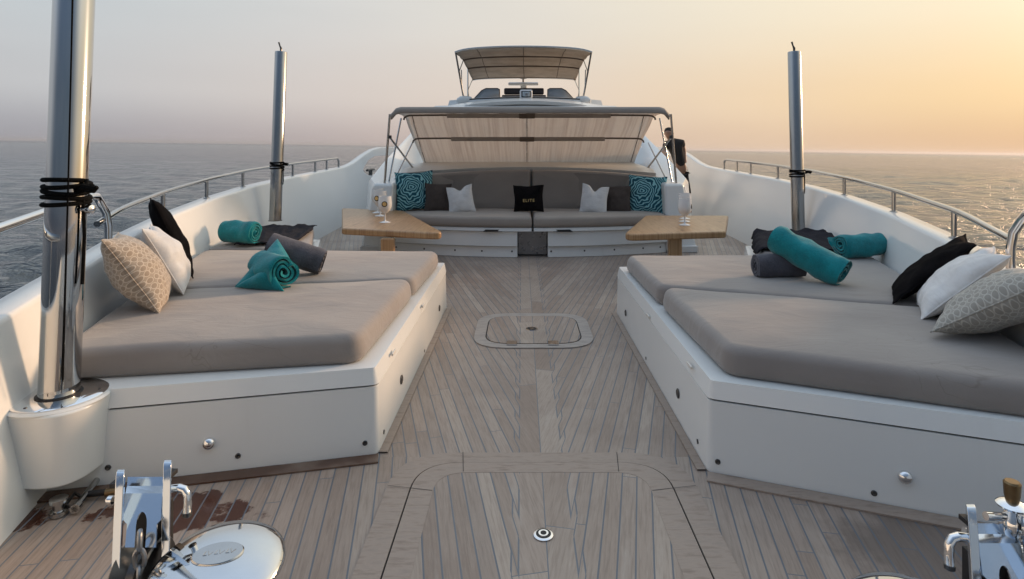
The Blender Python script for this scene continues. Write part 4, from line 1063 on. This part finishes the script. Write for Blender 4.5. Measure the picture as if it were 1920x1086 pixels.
for mir in (0, 1):
    mu = (lambda u: u) if not mir else (lambda u: 1963-u)
    for (a, b, rr) in (((854, 97, 15.7), (869, 182, 16.0), .024), ((869, 112, 17.8), (860, 136, 15.9), .018), ((877, 128, 19.0), (877, 183, 16.8), .022), ((886, 149, 20.7), (877, 170, 17.5), .018), ((865, 131, 16), (866, 160, 16), .014), ((877, 172, 17.2), (879, 184, 16.9), .02)):
        MB().tube([PY(mu(a[0]), a[1], a[2]), PY(mu(b[0]), b[1], b[2])], rr, 8).build('strut', 'steel', t)

# ------------------------------------------------------------------ tables and glasses
def table(pix, z, leg, label):
    pl = [PZ(u, v, z) for u, v in pix]; c_ = sum((p for p in pl), Vector())/len(pl)
    t = thing('teak_table', label, 'table', (c_.x, c_.y, 0), 'teak tables in front of the sofa')
    poly = round_poly([(p.x, p.y) for p in pl], [.05, .12, .10, .05], 8)
    MB().prism(poly, z-.078, z).build('tabletop', 'table_teak', t, bevel=.022, seg=4)
    q = PZ(leg, 440, z)
    MB().box((q.x, q.y+.25, (z-.08)/2), (.15, .09, z-.080)).build('leg', 'table_teak', t, bevel=.012)
    MB().box((q.x, q.y+.25, .008), (.26, .2, .016)).build('foot_plate', 'steel', t, bevel=.004)
    return t
TZ = .63
table([(643, 391), (757, 395), (834, 437), (641, 427)][::-1] if False else [(641, 428), (836, 438), (757, 395), (641, 390)], TZ, 718, 'teak table with the slanted end at the left of the sofa')
table([(1361, 434), (1168, 440), (1210, 404), (1366, 404)][::1], TZ, 1276, 'teak table with the slanted end at the right of the sofa')
def glass(u, v, hpx, label, emb, grp):
    p = PZ(u, v, TZ+.001); h = hpx*p.y/F; k_ = h/.34
    t = thing('wine_glass', label, 'wine glass', p, grp)
    MB().lathe([(.072, 0), (.072, .003), (.045, .010), (.012, .020), (.009, .03), (.009, .105), (.012, .118)], (0, 0, 0), n=28).build('stem', 'white_acrylic', t)
    MB().lathe([(.010, .112), (.035, .125), (.066, .155), (.084, .20), (.086, .25), (.078, .335), (.075, .335), (.082, .25), (.080, .20), (.062, .16), (.03, .13), (.005, .12)], (0, 0, 0), n=32).build('bowl', 'white_acrylic', t)
    for ch in t.children:
        ch.data.transform(Matrix.Translation(t.location)); ch.data.transform(Matrix.Scale(k_, 4))
    if emb is not None:
        a = R(emb); dn = Vector((math.sin(a), -math.cos(a), .05)).normalized()
        MB().lathe([(.036*k_, -.02*k_), (.036*k_, .003*k_), (.030*k_, .005*k_)], p+Vector((0, 0, .235*k_))+dn*.083*k_, dn, 24).build('emblem_disc', 'black', t)
        MB().lathe([(.026*k_, 0), (.025*k_, .006*k_), (.016*k_, .006*k_)], p+Vector((0, 0, .235*k_))+dn*.0835*k_, dn, 24).build('emblem', 'gold', t)
glass(722, 417, 50, 'frontmost white wine glass on the left table, gold and black emblem facing', 8, 'white wine glasses')
glass(713, 405, 48, 'middle white wine glass of the three on the left table', -20, 'white wine glasses')
glass(708, 399, 47, 'rearmost white wine glass of the three on the left table', None, 'white wine glasses')
glass(1284, 422, 50, 'frontmost white wine glass on the right table', 75, 'white wine glasses')
glass(1283.5, 415.5, 49, 'middle white wine glass of the three on the right table', None, 'white wine glasses')
glass(1284, 410, 48, 'rearmost white wine glass of the three on the right table', None, 'white wine glasses')

# ------------------------------------------------------------------ cleats in the bulwark openings
for s, lb in ((-1, 'left'), (1, 'right')):
    c_ = Vector((s*(hw(15.6)-.02), 15.6, .905))
    o = MB().tube([c_+Vector((0, -.35, .10)), c_+Vector((0, -.1, .11)), c_+Vector((0, .1, .11)), c_+Vector((0, .35, .10))], .03, 8).tube([c_+Vector((0, -.08, -.04)), c_+Vector((0, -.08, .10))], .03, 8).tube([c_+Vector((0, .08, -.04)), c_+Vector((0, .08, .10))], .03, 8).build('mooring_cleat', 'dark_steel', loc=c_)
    tag(o, 'dark mooring cleat in the opening of the %s bulwark' % lb, 'cleat')

# ------------------------------------------------------------------ person
def skin_obj(name, joints, edges, m, parent, sub=2):
    me = bpy.data.meshes.new(name); off = Vector(parent.location) if parent else Vector((0, 0, 0))
    names = list(joints); me.from_pydata([tuple(Vector(joints[n][0])-off) for n in names], [(names.index(a), names.index(b)) for a, b in edges], [])
    me.materials.append(MATS[m]); o = bpy.data.objects.new(name, me); COL.objects.link(o); o.parent = parent
    md = o.modifiers.new('skin', 'SKIN'); md.use_smooth_shade = True
    if not me.skin_vertices: pass
    for i, n in enumerate(names):
        r = joints[n][1]; sv = me.skin_vertices[0].data[i]; sv.radius = (r, r) if not isinstance(r, tuple) else r
        sv.use_root = (i == 0)
    s_ = o.modifiers.new('sub', 'SUBSURF'); s_.levels = sub; s_.render_levels = sub
    return o
PX, PYy, PZ0 = 3.33, 13.0, .16
t = thing('person', 'person in a black t-shirt and dark trousers standing at the right of the deckhouse', 'person', (PX, PYy, PZ0))
def q3(u, v, y=13.0): return tuple(PY(u, v, y))
bj = {'pelvis': (q3(1277, 316), (.15, .11)), 'chest': (q3(1268, 281), (.17, .12)), 'sh': (q3(1264, 267), (.15, .10)), 'neck': (q3(1258, 261), .058), 'head0': (q3(1254.5, 255, 12.97), (.075, .085)), 'head1': (q3(1253.5, 249, 12.96), (.085, .10)), 'head2': (q3(1253.5, 245, 12.98), (.06, .08)),
      'shr': (q3(1278, 268), .065), 'elr': (q3(1283, 284), .047), 'wrr': (q3(1284.5, 299, 12.9), .032), 'har': (q3(1285, 306, 12.88), .035),
      'shl': (q3(1250, 270), .065), 'ell': (q3(1243, 284, 12.85), .047), 'wrl': (q3(1249, 292, 12.6), .032), 'hal': (q3(1253, 293, 12.5), .035),
      'hr': (q3(1280, 325), .10), 'knr': (tuple(Vector((PX+.18, 13.0, .62))), .062), 'anr': ((PX+.2, 13.05, .24), .045), 'ftr': ((PX+.2, 12.85, .20), .04),
      'hl': (q3(1273, 325), .10), 'knl': (tuple(Vector((PX-.06, 12.95, .62))), .062), 'anl': ((PX-.05, 13.05, .24), .045), 'ftl': ((PX-.05, 12.85, .20), .04)}
be = [('pelvis', 'chest'), ('chest', 'sh'), ('sh', 'neck'), ('neck', 'head0'), ('head0', 'head1'), ('head1', 'head2'), ('sh', 'shr'), ('shr', 'elr'), ('elr', 'wrr'), ('wrr', 'har'), ('sh', 'shl'), ('shl', 'ell'), ('ell', 'wrl'), ('wrl', 'hal'),
      ('pelvis', 'hr'), ('hr', 'knr'), ('knr', 'anr'), ('anr', 'ftr'), ('pelvis', 'hl'), ('hl', 'knl'), ('knl', 'anl'), ('anl', 'ftl')]
skin_obj('body', bj, be, 'skin', t)
g = lambda n, r: (bj[n][0], r)
mid_r = tuple((Vector(bj['shr'][0])*.35+Vector(bj['elr'][0])*.65)); mid_l = tuple((Vector(bj['shl'][0])*.35+Vector(bj['ell'][0])*.65))
skin_obj('shirt', {'pelvis': g('pelvis', (.175, .135)), 'chest': g('chest', (.20, .145)), 'sh': g('sh', (.165, .115)), 'nk': (q3(1260, 263), .07), 'shr': g('shr', .088), 'mr': (mid_r, .078), 'shl': g('shl', .088), 'ml': (mid_l, .078)},
         [('pelvis', 'chest'), ('chest', 'sh'), ('sh', 'nk'), ('sh', 'shr'), ('shr', 'mr'), ('sh', 'shl'), ('shl', 'ml')], 'shirt', t)
skin_obj('trousers', {'pelvis': g('pelvis', (.165, .125)), 'hr': g('hr', .12), 'knr': g('knr', .085), 'anr': g('anr', .07), 'hl': g('hl', .12), 'knl': g('knl', .085), 'anl': g('anl', .07)},
         [('pelvis', 'hr'), ('hr', 'knr'), ('knr', 'anr'), ('pelvis', 'hl'), ('hl', 'knl'), ('knl', 'anl')], 'shirt', t)
hc = Vector(q3(1254, 246.5, 13.01)); MB().lathe([(.03, .085), (.075, .065), (.098, .02), (.096, -.03), (.07, -.06)], hc, (.0, .25, 1), 20).build('hair', 'hair', t)
for s in (-1, 1):
    MB().lathe([(.02, -.01), (.022, .006), (.01, .012)], hc+Vector((s*.092, -.02, -.05)), (s, 0, 0), 12).build('ear', 'skin', t)

# ------------------------------------------------------------------ windlasses
def windlass(s, ox, oy, label, tap):
    t = thing('windlass', label, 'windlass', (s*1.2+ox, 1.85+oy, 0), 'chrome anchor windlasses')
    def P(x, y, z): return Vector((s*x+ox, y+oy, z))
    def K(x, y, z): return Vector((s*(x-(1.95-y)*.5)+ox, y+oy, z))      # the hawse unit is turned towards the centre line
    def bx(x, y, z, sx_, sy_, sz_, nm, m, bev=.004, rot=None): return MB().box(P(x, y, z), (sx_, sy_, sz_), rot).build(nm, m, t, bevel=bev)
    # low base plate and gearbox drum
    bx(1.20, 1.80, .015, .62, .55, .03, 'base_plate', 'steel', .008)
    MB().lathe([(.11, .03), (.115, .05), (.115, .22), (.10, .26), (.05, .27)], P(1.44, 1.72, 0), n=40).build('gearbox', 'steel', t)
    # capstan
    c_ = P(1.035, 1.86, 0); tl = Vector((-s*.02, -.10, 1))
    MB().lathe([(.11, .03), (.10, .08), (.085, .14), (.09, .20), (.13, .27), (.165, .305)], c_, (0, 0, 1), 56).build('capstan_drum', 'chrome', t)
    MB().lathe([(.150, .296), (.183, .302), (.193, .312), (.191, .322), (.178, .333), (.15, .342), (.12, .350), (.085, .356), (.05, .359), (.012, .361)], c_, tl, 72).build('capstan_cap', 'cap_chrome', t, sharp=60)
    MB().lathe([(.075, .350), (.075, .359), (.071, .3625), (.01, .3635)], c_+Vector((0, 0, .001)), tl, 56, sx=1.0, sy=.62).build('emblem_plate', 'steel', t)
    q = tl.normalized().to_track_quat('Z', 'Y').to_matrix()
    mk = MB()
    for i in range(6):
        x = -.04+.016*i; a = c_+q @ Vector((x, -.006, .3645)); b = c_+q @ Vector((x+.004*(-1)**i, .010, .3645)); mk.tube([a, b], .0012, 6)
        a2 = c_+q @ Vector((x+.010, -.006+.012*(i % 2), .3645)); mk.tube([a, a2], .0012, 6)
    mk.build('emblem_mark', 'steel', t)
    # two upright cheek plates
    for x, y, z1 in ((1.257, 1.97, .565), (1.405, 1.93, .555)):
        mb = MB(); hx = .0135
        pr = [(-.02, 0), (.02, 0), (.02, z1*.55), (.017, z1-.06), (.015, z1-.010), (.008, z1), (-.008, z1), (-.015, z1-.010), (-.017, z1-.06), (-.02, z1*.5)]
        vs = [K(x-hx, y+a-(z1-b)*.30, b) for a, b in pr]+[K(x+hx, y+a-(z1-b)*.30, b) for a, b in pr]; n = len(pr)
        mb.add(vs, [tuple(range(n)), tuple(range(n, 2*n))[::-1]]+[(i, (i+1) % n, n+(i+1) % n, n+i) for i in range(n)])
        mb.build('cheek_plate', 'satin_chrome', t, bevel=.003)
        bx(x, y-.002, z1-.04, .0285, .036, .014, 'plate_slot', 'black', .001)
        MB().lathe([(.012, 0), (.012, .012), (.007, .016)], P(x-.014, y-.02, .22), (-s, 0, 0), 14).build('bolt', 'chrome', t)
    MB().lathe([(.013, 0), (.013, .015), (.008, .02)], P(1.42, 1.93, .46), (s, 0, 0), 14).build('bolt', 'chrome', t)
    # pawl plate with slots between the cheeks (bent: upper lip, then face sloping to the camera)
    x0, x1 = 1.272, 1.391
    def strip(xa, xb, y0_, z0_, y1_, z1_): return [P(xa, y0_, z0_), P(xb, y0_, z0_), P(xb, y1_, z1_), P(xa, y1_, z1_)]
    yz = lambda z: 1.85+(z-.355)*.84
    def pp(q, z): x = x0-.001+(x1-x0+.002)*q; return K(x, yz(z), z)
    pts = [pp(0, .470), pp(0, .415), pp(.10, .405), pp(.10, .358), pp(.36, .358)]
    pts += [pp(.50-.14*math.cos(a_), .405+.026*math.sin(a_)) for a_ in [i*math.pi/8 for i in range(9)]]
    pts += [pp(.64, .358), pp(.88, .358), pp(.88, .405), pp(1, .415), pp(1, .470)]
    mb = MB(); mb.add(pts, [tuple(range(len(pts)))])
    mb.add([pp(0, .470), pp(1, .470), K(x1, 1.975, .478), K(x0, 1.975, .478), K(x1, 1.992, .500), K(x0, 1.992, .500)], [(0, 1, 2, 3), (3, 2, 4, 5)])
    mb.build('pawl_plate', 'satin_chrome', t, thick=.006, sharp=8)
    # handle rod
    MB().tube([P(1.255, 1.96, .478), P(1.222, 1.96, .482), P(1.205, 1.958, .478), P(1.195, 1.956, .462), P(1.193, 1.955, .43), P(1.193, 1.952, .405)], .0125, 16).build('handle_rod', 'chrome', t)
    MB().lathe([(.0145, 0), (.0145, .012), (.009, .016)], P(1.193, 1.952, .408), (0, 0, -1), 16).build('rod_tip', 'dark_steel', t)
    # gypsy and chain between the cheeks
    MB().lathe([(.10, -.05), (.105, -.045), (.075, -.012), (.075, .012), (.105, .045), (.10, .05)], K(1.331, 1.90, .24), (1, 0, 0), 32).build('chain_wheel', 'dark_steel', t)
    bx(1.331, 2.00, .22, .115, .03, .40, 'back_plate', 'black', .003)
    ch = MB()
    for i in range(7):
        zc = .385-.052*i; yc = 1.842-.012*math.sin(i*.5); L_, w_ = .030, .016
        pts = []
        for j in range(14):
            a = 2*math.pi*j/14; a1 = math.cos(a)*L_; b1 = math.sin(a)*w_
            pts.append(K(1.331+(b1 if i % 2 else 0), yc+(0 if i % 2 else b1), zc+a1))
        ch.tube(pts, .0075, 8, closed=True)
    ch.build('anchor_chain', 'chain', t)
    if tap:
        a = P(1.395, 1.98, 0)
        MB().tube([a, a+Vector((0, 0, .50))], .018, 14).build('tap_stem', 'chrome', t)
        MB().lathe([(.025, .47), (.034, .49), (.034, .52), (.022, .54), (.018, .56)], a, n=20).build('tap_body', 'chrome', t)
        MB().lathe([(.036, .555), (.040, .562), (.030, .570), (.014, .575)], a, n=24).build('tap_collar', 'chrome', t)
        MB().lathe([(.014, .56), (.020, .59), (.022, .625), (.018, .63)], a, n=20).build('tap_nozzle', 'brass', t)
        MB().tube([a+Vector((-.085, -.01, .535)), a+Vector((0, 0, .525)), a+Vector((.09, .01, .50))], .012, 12).build('tap_handle', 'chrome', t)
        MB().tube([P(1.27, 1.97, .47)+Vector((0, .03, 0)), P(1.55, 1.95, .40)], .014, 12).build('cross_bar', 'chrome', t)
windlass(-1, 0, 0, 'chrome anchor windlass with mirror capstan at the lower left corner', False)
windlass(1, -.07, -.245, 'chrome anchor windlass cut off at the lower right corner, with brass tap', True)

# ------------------------------------------------------------------ haze over the sea
hm = bpy.data.materials.new('haze'); hm.use_nodes = True; hn = hm.node_tree; hn.nodes.clear()
ho = hn.nodes.new('ShaderNodeOutputMaterial'); hv = hn.nodes.new('ShaderNodeVolumePrincipled')
hv.inputs['Color'].default_value = (.80, .79, .81, 1); hv.inputs['Density'].default_value = .00024; hv.inputs['Anisotropy'].default_value = .42
hn.links.new(hv.outputs[0], ho.inputs['Volume']); MATS['haze'] = hm
hz = MB().box((0, 0, 0), (29000, 29000, 19.0)).build('haze', 'haze')
hz.rotation_euler = (0, math.atan(TILT), 0); hz.location = (0, 0, -6.6+9.5); hz['kind'] = 'stuff'
